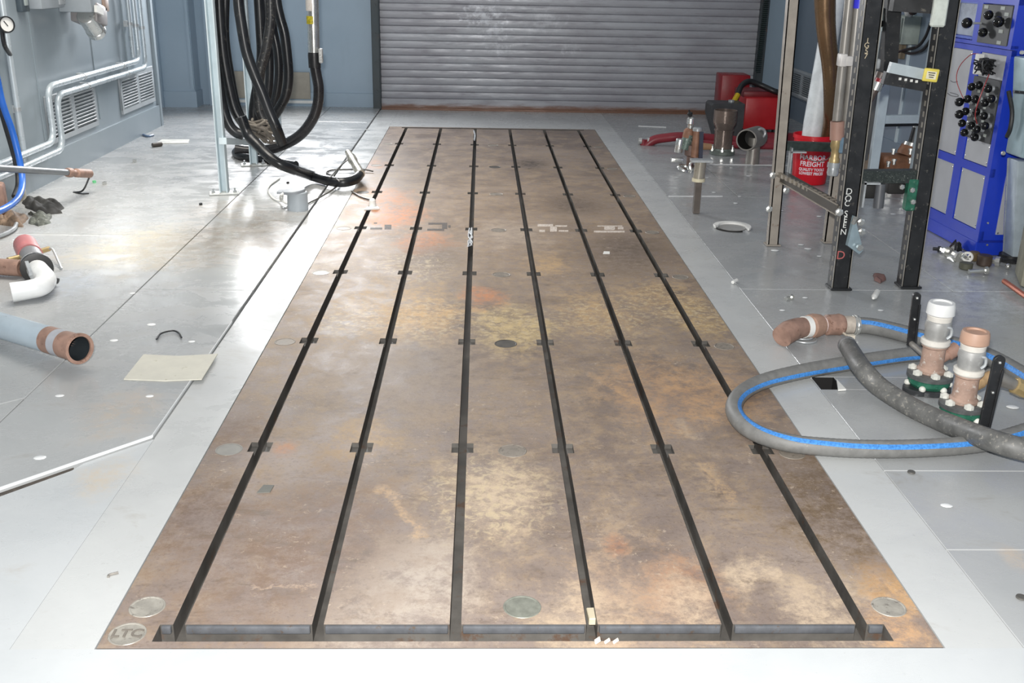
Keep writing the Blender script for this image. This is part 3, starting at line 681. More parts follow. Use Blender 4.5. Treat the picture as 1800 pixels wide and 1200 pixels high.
# pale sheet
mm = MB(); P = [gp(217, 668, zt), gp(290, 671, zt), gp(355, 668, zt), gp(383, 623, zt), gp(315, 627, zt), gp(252, 624, zt)]; mm.prism(P, zt, zt+.005); mm.bevel(.0015, 1)
solo('sheet', mm, mat('cream_sheet', (196, 194, 182), .6, 0, .06, 12, .06, (150, 146, 120)), 'pale cream rectangular sheet lying flat beside the bed plate strip', 'sheet')
mm = MB(); mm.tube([gp(275, 596, .02), gp(283, 586, .02), gp(303, 581, .02), gp(314, 585, .02), gp(319, 593, .02)], .004, 8, 5); solo('wire', mm, BLACK, 'short bent black wire on the floor behind the cream sheet', 'wire')
# floor bits at left
def nut(x, y, m_, label, r=.018, z=zt):
    p = gp(x, y, z); mm = MB(); mm.lathe((p.x, p.y, z), (0, 0, 1), [(0, r), (r*1.1, r), (r*1.1, r*.5), (r*.6, r*.5)], 6); solo('nut', mm, m_, label, 'nut')
nut(237, 285, CHROME, 'bright nut farther along the left wall floor'); nut(184, 324, CHROME, 'bright nut beside the green speck near the rusty rod end')
nut(166, 321, mat('green_plastic', (110, 200, 140), .4), 'small green cap near the rusty rod end', .014); nut(353, 360, BLACK, 'dark nut on the floor left of the hose rack foot', .012); nut(506, 322, BLACK, 'small dark nut behind the grey pipe stub', .012)
mm = MB(); mm.prism([gp(272, 253, zt), gp(331, 252, zt), gp(333, 246, zt), gp(285, 246, zt)], zt, zt+.006); solo('offcut', mm, mat('pale_offcut', (206, 206, 200), .5), 'pale flat offcut on the far left floor', 'offcut')
mm = MB(); mm.cyl(gp(268, 255, .03), gp(284, 253, .03), .018, seg=10); solo('bolt', mm, mat('dark_bolt', (90, 84, 78), .5, .3), 'dark stub bolt against the pale flat offcut', 'bolt')
mm = MB(); mm.tube([gp(252, 237, .02), gp(260, 239.5, .02), gp(269, 237.5, .02)], .012, 8, 4); solo('hook', mm, mat('blue_grey', (90, 112, 140), .4), 'small blue-grey hook at the far end of the left wall floor', 'hook')

# ------------------------------------------------------------------ HOSE RACK
t = thing('hose_rack', 'pale grey steel hose stand with bolted feet at left of the bed plate', 'rack', (-1.8, 8.2, zt))
fts = [gp(395, 340, zt), gp(447, 290, zt), gp(490, 250, zt)]
for i, p in enumerate(fts):
    mm = MB(); hh = 2.2
    mm.box((p.x-.024, p.y, zt+hh/2), (.008, .06, hh)); mm.box((p.x, p.y+.026, zt+hh/2), (.056, .008, hh)); mm.box((p.x+.024, p.y, zt+hh/2), (.008, .06, hh)); part('post', mm, PALEB, t)
    mm = MB(); mm.box((p.x, p.y-.01, zt+.006), (.2, .11, .012), M.Rotation(.25, 3, 'Z')); mm.bevel(.003, 1); part('foot', mm, mat('foot_paint', (176, 180, 178), .5, .1, .1, 12, .3, (116, 104, 94)), t)
    for s_ in (-.07, .07):
        mm = MB(); mm.lathe((p.x+s_, p.y-.01+s_*.25, zt+.012), (0, 0, 1), [(0, .014), (.012, .014), (.012, .007), (.03, .007)], 6); part('bolt', mm, GALV, t)
mm = MB(); mm.bar((fts[0].x+.03, fts[0].y-.06, .385), (fts[1].x+.02, fts[1].y-.06, .20), .05, .045); part('brace', mm, PALEB, t)
mm = MB(); mm.bar((fts[1].x, fts[1].y, .24), (fts[2].x, fts[2].y, .24), .05, .045); part('brace', mm, PALEB, t)
mm = MB(); mm.bar((fts[0].x, fts[0].y-.1, 2.2), (fts[2].x, fts[2].y+.1, 2.2), .08, .08); part('top_rail', mm, PALEB, t)
mm = MB(); mm.cyl((fts[0].x-.2, fts[0].y+.4, 2.26), (fts[0].x+.9, fts[0].y+.4, 2.26), .05); part('hose_arm', mm, PALEB, t)
rb = .037
def hose(pts, r, label, m_=BLKRUB, cat='hose', grp='black hoses on the stand', sub=7):
    mm = MB(); mm.tube(pts, r, 14, sub); return solo('black_hose', mm, m_, label, cat, grp)
def yp(Y, *pp): return [ay(x, y, Y) for x, y in pp]
TOPZ = 2.33
def over(p, q):   # over the arm, out of view
    mid = (p+q)/2; return [V((p.x, p.y, 1.9)), V((p.x*.7+mid.x*.3, p.y, 2.25)), V((mid.x, mid.y, TOPZ+.02)), V((q.x*.7+mid.x*.3, q.y, 2.25)), V((q.x, q.y, 1.9))]
A1 = yp(7.42, (369, -60), (370, 0), (371, 40), (376, 90), (384, 150), (392, 190), (402, 218), (414, 232), (428, 237))
hose([V((A1[0].x+.05, 7.45, TOPZ)), V((A1[0].x, 7.43, 1.9))]+A1, rb, 'leftmost black hose strand of the bundle on the stand')
A2 = yp(7.52, (384, -60), (385, 0), (388, 50), (393, 100), (402, 150), (412, 190), (424, 212), (438, 227), (454, 234))
hose([V((A2[0].x+.05, 7.54, TOPZ)), V((A2[0].x, 7.53, 1.9))]+A2, rb, 'second black hose strand from the left of the stand bundle')
A3 = yp(7.66, (398, -60), (396, 0), (395, 50), (398, 90), (406, 140), (414, 180), (424, 206), (436, 220))
hose([V((A3[0].x+.02, 7.66, TOPZ)), V((A3[0].x, 7.66, 1.9))]+A3, rb*.85, 'thin black hose strand behind the two leftmost strands')
# the long one: crosses the bundle and runs out to the floor
A4 = yp(7.0, (418, -60), (419, 0), (424, 40), (433, 90), (447, 130), (461, 163), (473, 195), (486, 225))
hose([V((A4[0].x, 7.1, TOPZ)), V((A4[0].x, 7.02, 1.9))]+A4+[ay(496, 252, 7.05)], rb*.95, 'black hose strand crossing diagonally in front of the bundle')
A5 = yp(7.75, (452, -60), (455, 0), (458, 50), (460, 95), (456, 135), (450, 165), (446, 195), (448, 222), (462, 238))
hose([V((A5[0].x, 7.7, TOPZ)), V((A5[0].x, 7.72, 1.9))]+A5, rb, 'black hose strand hanging in the middle of the bundle')
A6 = yp(7.6, (474, -60), (475, 0), (475, 40), (468, 85), (460, 115), (455, 140), (454, 175), (460, 205), (478, 226))
hose([V((A6[0].x, 7.6, TOPZ)), V((A6[0].x, 7.6, 1.9))]+A6, rb*.95, 'scuffed black hose strand curving left in the middle of the bundle', mat('scuffed_rubber', (40, 41, 43), .4, 0, .3, 30, .3, (104, 102, 96)))
A7 = yp(7.95, (482, -60), (486, 0), (492, 30), (500, 60), (505, 100), (507, 135), (503, 165), (494, 185), (478, 210))
hose([V((A7[0].x, 7.9, TOPZ)), V((A7[0].x, 7.9, 1.9))]+A7, rb, 'rightmost black hose strand of the hanging bundle')
A8 = yp(8.1, (470, -60), (474, 0), (480, 50), (488, 90), (490, 130), (486, 165), (478, 195), (468, 220))
hose([V((A8[0].x, 8.05, TOPZ)), V((A8[0].x, 8.05, 1.9))]+A8, rb*.9, 'black hose strand just inside the rightmost strand of the bundle')
A9 = yp(8.25, (462, -60), (466, 0), (470, 60), (474, 110), (472, 160), (464, 205))
hose([V((A9[0].x, 8.2, TOPZ)), V((A9[0].x, 8.2, 1.9))]+A9, rb*.9, 'rearmost black hose strand half hidden in the bundle')
# floor hose with metal nozzle
t = thing('floor_hose', 'black hose running from the stand out over the floor to a bent metal nozzle', 'hose', gp(600, 330, zt), 'hoses with metal ends')
P = [ay(424, 205, 7.2), ay(436, 236, 7.2), ay(452, 254, 7.15), ay(480, 281, 7.05), ay(510, 296, 7.1), gp(545, 308, .07), gp(580, 318, .055), gp(605, 320, .055), gp(624, 315, .06), gp(633, 306, .07)]
mm = MB(); mm.tube(P, [.036]*9+[.033], 16, 7); part('rubber_hose', mm, BLKRUB, t)
a = gp(634, 306, .075); b = gp(612, 268, .13)
mm = MB(); d = (b-a); mm.lathe(a, d, [(0, .032), (.03, .036), (.05, .034), (d.length*.55, .03), (d.length*.6, .036), (d.length*.75, .036), (d.length*.78, .028), (d.length, .026)], 18); part('nozzle', mm, mat('brushed_nozzle', (196, 192, 178), .3, .7, .12), t, 'metal nozzle')
# wand hose
t = thing('wand_hose', 'black hose hanging from a vertical steel tube with labels and curving under the stand', 'hose', gp(470, 280, zt), 'hoses with metal ends')
yw = 8.42
P = yp(yw, (553, 112), (556, 130), (560, 155), (558, 185), (548, 212), (528, 237), (502, 253), (472, 263), (440, 265), (414, 262))
mm = MB(); mm.tube(P, .042, 16, 7); part('rubber_hose', mm, mat('brown_black_rubber', (42, 41, 43), .28, 0, .15), t)
a = ay(547, -90, yw); b = ay(552, 92, yw); c = ay(553, 112, yw)
mm = MB(); mm.cyl(a, b, .046, seg=24); part('steel_tube', mm, CHROME, t)
mm = MB(); mm.lathe(b, c-b, [(0, .047), (.02, .05), ((c-b).length+.03, .048)], 24); part('sleeve', mm, BLACK, t)
mm = MB(); p = ay(564, 98, yw-.05); mm.box(p, (.03, .05, .11)); mm.bevel(.008); part('lever', mm, mat('grey_white_plastic', (206, 208, 206), .5, 0, .1, 60, .5, (120, 122, 124)), t)
mm = MB(); p0 = ay(549, 28, yw); p1 = ay(549.5, 42, yw); mm.lathe(p0, p1-p0, [(0, .047), ((p1-p0).length, .047)], 24, (False, False)); part('yellow_label', mm, mat('yellow_label', (206, 190, 40), .5, 0, .3, 60, .45, (80, 74, 30)), t, 'yellow label')
mm = MB(); p0 = ay(547.5, -4, yw); p1 = ay(548.5, 19, yw); mm.lathe(p0, p1-p0, [(0, .047), ((p1-p0).length, .047)], 24, (False, False)); part('white_label', mm, mat('white_label', (226, 220, 212), .5, 0, .1, 50, .15, (180, 90, 90)), t, 'white label')
# lower lying loop under the stand
mm = MB(); mm.tube([gp(424, 262, .04), gp(414, 268, .04), gp(424, 275, .04), gp(452, 279, .04), gp(486, 284, .036), gp(520, 290, .036)], .032, 14, 7); solo('black_hose', mm, BLKRUB, 'black hose length lying on the floor under the stand', 'hose', 'black hoses on the stand')
# grey cord tangle at the foot of the bundle
mm = MB()
for k in range(9):
    pts = [ay(438+random.uniform(-10, 50), 225+random.uniform(-16, 26), 7.3+random.uniform(-.05, .5)) for _ in range(6)]
    mm.tube(pts, .009, 7, 5)
solo('cord_tangle', mm, mat('dusty_cord', (118, 112, 104), .8, 0, .2), 'tangle of dusty grey cord at the bottom of the hanging hoses', 'cord')
# wires near the nozzle
WIRE = mat('grey_wire', (92, 90, 86), .4, .3)
mm = MB(); mm.tube([gp(598, 322, .02), gp(585, 333, .02), gp(572, 341, .02), gp(558, 349, .02), gp(540, 358, .02)], .006, 8, 5)
mm.tube([gp(596, 318, .1), gp(582, 308, .03), gp(574, 303, .02), gp(584, 299, .02), gp(610, 298, .02), gp(640, 298, .02), gp(656, 301, .012)], .006, 8, 6)
mm.tube([gp(580, 312, .09), gp(598, 292, .1), gp(612, 280, .11)], .005, 8, 4)
mm.tube([gp(618, 336, .01), gp(635, 346, .008), gp(655, 352, .008)], .006, 8, 4)
solo('wire', mm, WIRE, 'loose grey wire curling round the metal hose nozzle', 'wire')
# pipe stub with cap
p = gp(524, 368, zt); t = thing('pipe_stub', 'short grey capped pipe stub standing on the floor below the hose stand', 'pipe', V((p.x, p.y, zt)))
mm = MB(); mm.lathe((p.x, p.y, zt), (0, 0, 1), [(0, .068), (.115, .066), (.12, .06)], 24); part('body', mm, GREYP, t)
mm = MB(); mm.lathe((p.x-.02, p.y, zt+.112), V((-.1, 0, 1)), [(0, .075), (.016, .075), (.02, .07)], 24); mm.box((p.x-.08, p.y+.01, zt+.115), (.09, .09, .014)); part('cap', mm, mat('grey_cap', (140, 146, 152), .45), t)
mm = MB(); mm.tube([gp(492, 313, .02), gp(475, 325, .02), gp(471, 335, .02), gp(480, 348, .02), gp(494, 353, .03), gp(497, 343, .1), gp(494, 338, .12)], .006, 8, 6); mm.tube([gp(506, 336, .12), gp(495, 342, .12), gp(493, 350, .06), gp(503, 357, .03), gp(510, 358, .02)], .008, 8, 6); part('white_cord', mm, WHITE, t, 'white cord')
# bits in the slots
p = gp(655, 364); t = thing('clip', 'small white plastic clip standing on the leftmost slot', 'clip', p)
mm = MB(); mm.prism([gp(640, 370), gp(667, 368), gp(664, 364), gp(645, 365)], 0, .008); part('base', mm, WHITE, t)
mm = MB(); mm.lathe((p.x, p.y, .008), (0, 0, 1), [(0, .025), (.04, .022), (.05, .012)], 12); part('knob', mm, WHITE, t)
mm = MB()
for k in range(4): mm.tube([gp(826+random.uniform(-4, 5), yy+random.uniform(-2, 2), .004) for yy in (402, 409, 416, 424, 431)], .004, 6, 4)
solo('plastic_strip', mm, mat('clear_film', (196, 200, 204), .3), 'crumpled pale plastic strip caught in the third slot', 'plastic strip')
mm = MB(); mm.tube([gp(833, 230, .004), gp(835, 238, .004), gp(834, 246, .004)], .008, 6, 4); solo('plastic_strip', mm, mat('clear_film', (196, 200, 204)), 'pale plastic strip at the far end of the third slot', 'plastic strip')
mm = MB(); mm.box(gp(1040, 1085, -.03)+V((0, 0, .004)), (.022, .05, .02), M.Rotation(.05, 3, 'Z')); mm.bevel(.002, 1); solo('slot_block', mm, mat('pale_block', (190, 180, 156), .5, 0, .1), 'pale block lying in the fourth slot at its near end', 'block')
for k, (x, y) in enumerate(((1051, 1126), (1068, 1127), (1083, 1127))):
    mm = MB(); a = gp(x-5, y+2, .002); b = gp(x+4, y-4, .012); mm.bar(a, b, .008 if k else .014, .004); solo('shaving', mm, mat('pale_shaving', (220, 212, 200), .4), ['large', 'middle', 'right-hand'][k]+' pale metal shaving on the front edge below the fourth slot', 'metal shaving')
for k, (x, y, c_, l_) in enumerate(((1066, 445, WHITE, 'white speck of paint flake beside the fifth slot'), (948, 366, WHITE, 'white flake in the fourth slot'), (466, 862, mat('grey_flake', (104, 104, 98), .6), 'grey flat flake between first and second slots'))):
    p = gp(x, y); mm = MB(); s_ = .022; mm.prism([(p.x-s_, p.y-s_*.8), (p.x+s_*.8, p.y-s_*.6), (p.x+s_, p.y+s_*1.4), (p.x-s_*.5, p.y+s_*1.5)], 0 if k != 1 else -.054, .003 if k != 1 else -.05); solo('flake', mm, c_, l_, 'flake')

# ------------------------------------------------------------------ RIGHT: test frame
zr = .004
A = gp(1357, 430, zr); B = gp(1457, 425, zr); C = gp(1472, 506, zr); D_ = gp(1594, 503, zr)
t = thing('test_frame', 'tall rack frame of two steel and two black slotted posts at right', 'frame', V(((A.x+D_.x)/2, (A.y+D_.y)/2, zr)))
def channel(mb, base, hgt, w, d, lean=(0, 0), ang=0.0, th=.007, holes=True):
    c, s_ = math.cos(ang), math.sin(ang)
    top = V((base.x+lean[0], base.y+lean[1], zr+hgt)); R3 = M.Rotation(ang, 3, 'Z')
    up = R3 @ V((0, -1, 0))
    for off, ww, dd in (((0, -d/2+th/2), w, th), ((-w/2+th/2, 0), th, d), ((w/2-th/2, 0), th, d)):
        o = R3 @ V((off[0], off[1], 0)); mb.bar(V((base.x, base.y, zr))+o, top+o, ww, dd, up)
POST = mat('grey_brown_steel', (158, 150, 140), .4, .15, .12, 8, .08, (118, 92, 76))
mm = MB(); channel(mm, A, 2.0, .062, .05, (-.05, 0)); part('post', mm, POST, t, 'bare steel post')
mm = MB(); channel(mm, B, 2.0, .07, .05, (0.0, 0)); part('post', mm, POST, t, 'bare steel post')
for p in (A, B):
    mm = MB(); mm.box((p.x, p.y, zr+.004), (.085, .075, .008)); part('base_plate', mm, POST, t)
def black_post(p, lean, w=.085, d=.075):
    mm = MB(); channel(mm, p, 2.0, w, d, lean); mm.mi = 1
    for k in range(34):
        z_ = .06+k*.052; q_ = V((p.x+lean[0]*z_/2, p.y, z_)); mm.box(q_+V((-w/2-.0005, -.006, 0)), (.003, .016, .026))
    po = part('post', mm, [BLACK, mat('slot_grey', (128, 124, 116), .5)], t, 'black slotted post')
    mm = MB(); mm.box((p.x+.005, p.y, zr+.006), (.11, .1, .012)); mm.bevel(.003, 1); part('base_plate', mm, BLACK, po)
    mm = MB()
    for sx_ in (-.5, .5): mm.bar(V((p.x+w*sx_, p.y-d/2-.001, zr)), V((p.x+w*sx_+lean[0], p.y-d/2-.001, 2.0)), .004, .004)
    part('worn_edge', mm, mat('worn_edge', (150, 146, 138), .4, .4), po)
    return po
pC = black_post(C, (-.03, 0)); pD = black_post(D_, (-.03, 0))
# upper rear black post and cross members
e0 = ay(1560, 140, 5.3); e1 = ay(1574, -60, 5.3)
mm = MB(); mm.bar(e0, e1, .07, .06, (0, 1, 0)); part('hanger_post', mm, BLACK, t, 'black hanging post')
mm = MB(); mm.bar(ay(1553, 136, 5.12), ay(1640, 152, 5.1), .05, .06); part('cross_rail', mm, BLACK, t)
mm = MB()
for x_ in (1582, 1592, 1602, 1611): mm.box(ay(x_, 138.5+(x_-1582)*.16, 5.08), (.012, .006, .012))
part('rail_marks', mm, WHITE, t, 'white marks on the black cross rail')
mm = MB(); mm.bar(ay(1563, 118, 5.05), ay(1625, 131, 5.05), .03, .05); part('clear_cover', mm, mat('frosted_cover', (176, 186, 190), .25, 0, .1), t, 'frosted plastic cover strip')
mm = MB(); c_ = ay(1636, 132, 4.99); mm.box(c_, (.075, .012, .062), M.Rotation(math.radians(5), 3, 'Y')); mm.bevel(.008, 2); yl = part('warning_label', mm, mat('yellow_tag', (222, 204, 92), .5), t, 'yellow warning label')
mm = MB(); mm.box(c_+V((0, -.007, 0)), (.048, .003, .036), M.Rotation(math.radians(5), 3, 'Y')); part('label_face', mm, mat('label_cream', (226, 220, 190), .5), yl)
mm = MB()
for k in range(3): mm.box(c_+V((0, -.009, .011-k*.01)), (.034-.006*k, .002, .004), M.Rotation(math.radians(5), 3, 'Y'))
part('label_print', mm, BLACK, yl)
mm = MB(); mm.bar(ay(1568, 2, 5.15), ay(1662, 8, 5.12), .08, .09); part('top_rail', mm, BLACK, t)
mm = MB(); mm.bar(C+V((.02, .0, .582)), D_+V((-.02, 0, .582)), .06, .062); part('cross_rail', mm, mat('speckled_black', (44, 50, 48), .45, 0, .3, 60, .3, (110, 116, 110)), t)
mm = MB(); mm.box(D_+V((-.065, -.02, .49)), (.05, .05, .16)); mm.bevel(.006, 1); part('corner_bracket', mm, GREEN, t, 'green corner bracket')
mm = MB(); mm.box(C+V((.055, -.02, .50)), (.01, .05, .13)); mm.box(C+V((.09, -.02, .555)), (.08, .05, .01)); part('corner_bracket', mm, GALV, t, 'galvanised corner bracket')
for o_ in ((-.075, .52), (-.062, .46), (-.13, .535)):
    mm = MB(); p = D_+V((o_[0], -.05, o_[1])); mm.lathe(p, (0, -1, 0), [(0, .014), (.014, .014), (.018, .009)], 6); part('bolt', mm, CHROME, t)
mm = MB(); mm.box(D_+V((-.14, 0, .52)), (.09, .05, .06)); mm.bevel(.01); part('channel_nut', mm, DARK, t)
mm = MB(); mm.box(C+V((.1, 0, .51)), (.08, .05, .07)); mm.bevel(.01); part('channel_nut', mm, DARK, t)
mm = MB(); mm.cyl(C+V((.14, -.02, .55)), C+V((.14, -.03, .43)), .026, seg=14); part('sleeve', mm, mat('dark_grey_sleeve', (84, 86, 90), .4), t)
mm = MB(); mm.bar(A+V((.02, 0, .41)), C+V((-.03, 0, .41)), .05, .05); sr = part('side_rail', mm, mat('slotted_rail', (72, 68, 62), .45, .3), t)
mm = MB(); dA = (C-A)
for k in range(14): mm.box(A+V((0, 0, .41))+dA*((k+.8)/15)+V((-.02, 0, .018)), (.03, .022, .022), M.Rotation(math.atan2(dA.y, dA.x), 3, 'Z'))
for z_ in (.436, .384): mm.bar(A+V((-.005, 0, z_)), C+V((-.055, 0, z_)), .006, .006)
part('rail_slots', mm, mat('rail_edge', (150, 142, 130), .4, .4), sr)
mm = MB(); mm.bar(A+V((0, .03, .585)), B+V((0, .03, .565)), .05, .05); part('rear_rail', mm, mat('green_black', (44, 54, 52), .5, 0, .3, 30), t)
mm = MB(); mm.box(A+V((.05, 0, .5)), (.008, .05, .16)); mm.box(A+V((.09, 0, .555)), (.09, .05, .008)); part('corner_bracket', mm, GALV, t, 'galvanised corner bracket')
for q_ in (A+V((-.045, -.01, .42)), A+V((-.045, -.01, .22)), C+V((-.06, -.04, .41)), A+V((.045, 0, .33)), C+V((.06, -.03, .36)), C+V((.07, -.03, .31))):
    mm = MB(); mm.lathe(q_, (0, -1, 0), [(0, .02), (.016, .02), (.02, .01), (.03, .01)], 6); part('bolt', mm, CHROME, t)
# chalk writing on the front post
CH = mat('chalk', (214, 216, 212), .8)
up_, rt_ = V((0, 0, 1)), V((1, 0, 0))
fc = C.y-.0395
def chalk(s, px, py, size, mt=CH, rt=rt_, u=up_):
    p = ay(px, py, fc); text(s, size*.88, p, rt, u, mt, pC, 'chalk_letter', ext=.0008, bold=0)
for s, x, y, sz in (('D', 1492.5, 337, .052), ('O', 1491, 349, .05), ('C', 1489, 358, .046), ('S', 1487, 376, .05), ('E', 1486, 386, .045), ('E', 1484.5, 396, .045), ('N', 1482.5, 408, .048)): chalk(s, x, y, sz)
for s, x, y, sz in (('1', 1525, 72, .04), ('G', 1523.5, 80, .04), ('5', 1523, 90, .04), ('7', 1522, 99, .04)): chalk(s, x, y, sz, mat('chalk_tan', (190, 176, 150), .8))
chalk('D', 1478, 449, .07, mat('chalk_red', (170, 92, 90), .8))
# gusset hung on the post
mm = MB(); y_ = fc+.0; mm.slab([ay(1498, 378, y_), ay(1486, 430, y_), ay(1506, 445, y_), ay(1513, 438, y_)], (.3, -1, 0), .02); part('gusset_plate', mm, mat('zinc_plate', (150, 168, 176), .35, .4), t, 'triangular zinc plate')
mm = MB(); p = ay(1510, 434, y_-.03); mm.cyl(p, p+V((0, -.02, 0)), .016, seg=8); part('bolt', mm, CHROME, t); mm = MB(); p = ay(1500, 392, y_-.02); mm.cyl(p, p+V((0, -.02, .03)), .012, seg=8); part('bolt', mm, CHROME, t)
# pale electrical fixture bits high on the black posts
mm = MB(); mm.box(ay(1652, 16, 4.98), (.07, .03, .16)); mm.bevel(.008, 1); part('plate_bracket', mm, mat('cream_bracket', (198, 204, 196), .5, 0, .1, 30), t)
mm = MB(); mm.bar(ay(1541, 30, 5.3), ay(1544, -30, 5.3), .035, .03, (0, 1, 0)); part('white_sleeve', mm, WHITE, t)
mm = MB(); mm.box(ay(1550, 30, 5.35), (.05, .05, .09)); mm.box(ay(1545, 45, 5.35), (.06, .05, .05)); part('clamp_block', mm, mat('grey_clamp', (128, 140, 142), .4), t)
mm = MB(); mm.bar(ay(1535, 105, 5.3), ay(1543, 48, 5.3), .035, .02, (0, 1, 0)); part('strut', mm, PALEB, t)
mm = MB(); mm.box(ay(1535, 112, 5.28), (.06, .05, .05)); mm.bevel(.006, 1); part('clamp_block', mm, GALV, t)
mm = MB(); a = ay(1551, 128, 5.3); b = ay(1528, 178, 5.3); mm.tube([a, a.lerp(b, .4), b], [.03, .026, .018], 12, 3); part('hose_stub', mm, mat('brown_stub', (84, 74, 70), .4, .2), t)
mm = MB(); p = ay(1538, 158, 5.27); mm.cyl(p, p+(a-b).normalized()*.04, .03, seg=14); part('collar', mm, CHROME, t)
mm = MB(); p = ay(1544, 149, 5.27); mm.cyl(p, p+(a-b).normalized()*.03, .026, seg=14); part('collar', mm, mat('dark_red', (130, 30, 40), .4), t, 'dark red collar')
# twin pipes clamped beside the frame
t = thing('twin_pipes', 'pair of grey vertical pipes with a white clamp beside the front black post', 'pipe', B+V((0, -.12, .3)))
yq = B.y-.10; PIPE = mat('grey_zinc_pipe', (144, 140, 134), .35, .25, .12, 7)
mm = MB(); mm.cyl(ay(1497, -40, yq), ay(1471, 212, yq), .026); part('pipe', mm, PIPE, t)
mm = MB(); mm.cyl(ay(1513, -40, yq), ay(1487, 225, yq), .026); part('pipe', mm, PIPE, t)
mm = MB(); p = ay(1479, 105, yq); mm.box(p+V((0, -.01, 0)), (.04, .07, .07)); mm.box(ay(1490, 107, yq-.02), (.05, .05, .055)); mm.box(ay(1502, 108, yq-.02), (.04, .05, .05)); mm.bevel(.008, 2); part('clamp', mm, mat('clamp_white', (214, 210, 206), .4), t, 'white clamp')
mm = MB(); p = ay(1511, 8, yq-.02); mm.cyl(p+V((0, 0, .04)), p-V((0, 0, .02)), .032); part('blue_collar', mm, mat('vivid_blue', (60, 60, 220), .35), t, 'blue collar')
mm = MB(); a = ay(1472, 213, yq); b = ay(1471, 245, yq); mm.cyl(a, b, .04, .04); part('red_cap', mm, mat('dusty_pink_cap', (168, 132, 118), .5, 0, .1), t)
mm = MB(); c = ay(1466, 285, yq); d = c-b; L = d.length; mm.lathe(b, d, [(0, .03), (.04, .034), (.06, .024), (.1, .024), (.11, .03), (L, .03)], 16); part('brass_union', mm, BRASS, t, 'brass union')
mm = MB(); e = ay(1463, 308, yq); mm.lathe(c, e-c, [(0, .036), (.03, .036), (.03, .03), (.06, .034), ((e-c).length, .03)], 16); part('coupling', mm, GALV, t)
mm = MB(); p = ay(1480, 255, yq-.02); mm.box(p, (.035, .04, .09)); mm.bevel(.006, 1); part('gauge_body', mm, mat('blue_grey_box', (108, 132, 150), .4), t)
mm = MB(); mm.tube([ay(1484, 240, yq), ay(1490, 280, yq), ay(1480, 300, yq), ay(1472, 296, yq)], .012, 10, 5); part('tube', mm, STEEL, t)
# ------------------------------------------------------------------ bucket, white tube, bronze flexible duct
bc = gp(1430, 326, zr); bc = V((bc.x, bc.y+.13, zr))
t = thing('bucket', 'red plastic bucket with white lettering standing behind the steel posts', 'bucket', bc)
rb0, rb1, bh = .128, .148, .37
RP = mat('red_plastic', (214, 26, 42), .35, 0, .06)
mm = MB(); mm.lathe(bc, (0, 0, 1), [(0, rb0-.004), (.006, rb0), (bh-.1, rb1-.006), (bh-.095, rb1+.004), (bh-.085, rb1+.004), (bh-.08, rb1-.005), (bh-.03, rb1-.002), (bh-.028, rb1+.006), (bh, rb1+.006), (bh, rb1-.004), (.01, rb0-.006)], 40); bk = part('shell', mm, RP, t)
mm = MB(); mm.tube([bc+V((rb1*math.cos(a_), rb1*math.sin(a_)-.02, bh-.06-.12*max(0, -math.sin(a_)))) for a_ in [math.pi+ i*math.pi/10 for i in range(11)]], .004, 8, 3); part('handle', mm, STEEL, t)
vdir = math.atan2(-bc.y, -bc.x)
def bend(zc):
    def f_(x, y, z):
        zz = zc+y; r_ = rb0+(rb1-.006-rb0)*zz/(bh-.1)+.0008+z; a_ = vdir+.10+x/r_
        return bc+V((r_*math.cos(a_), r_*math.sin(a_), zz))
    return f_
LET = mat('bucket_lettering', (236, 226, 232), .5)
for s, z_, sz, sx_ in (('HARBOR', .208, .052, 1.0), ('FREIGHT', .160, .052, .95), ('QUALITY TOOLS', .118, .03, .88), ('LOWEST PRICES', .088, .03, .88)):
    text(s, sz, None, rt_, up_, LET, bk, 'lettering', ext=.0008, bend=bend(z_), sx=sx_, bold=.0012)
# white tube standing in the bucket
a = bc+V((-.03, .02, .012)); p1 = ay(1431, 215, bc.y+.02); p2 = ay(1478, -60, bc.y+.06)
d = (p2-p1).normalized(); base = p1-d*((p1.z-(zr+.02))/d.z)
mm = MB(); mm.lathe(base, d, [(0, .06), ((p1-base).length, .078), ((p1-base).length+.5, .072), ((p2-base).length+.2, .07)], 28); solo('white_tube', mm, mat('white_tube', (226, 232, 234), .4), 'white tube standing in the red bucket and leaning right', 'tube')
# bronze flexible duct
P = [ay(1449, -70, 7.45), ay(1450, 0, 7.45), ay(1451, 35, 7.45), ay(1454, 70, 7.45), ay(1459, 110, 7.47), ay(1461, 150, 7.5), ay(1460, 190, 7.6), ay(1457, 224, 7.72), V((bc.x+.085, bc.y-.03, .25)), V((bc.x+.07, bc.y-.02, .03))]
mm = MB(); Q = cr_spline(P, 26); Rr = [.067+.0035*math.sin(i*1.9) for i in range(len(Q))]
mm.tube(Q, [.077+.0006*(i % 2)-.034*min(1, i/len(Q)*1.15) for i in range(len(Q))], 22, 1)
solo('flexible_duct', mm, mat('bronze_braid', (124, 98, 72), .25, .6, .02), 'shiny bronze flexible metal duct hanging down beside the white tube', 'duct')

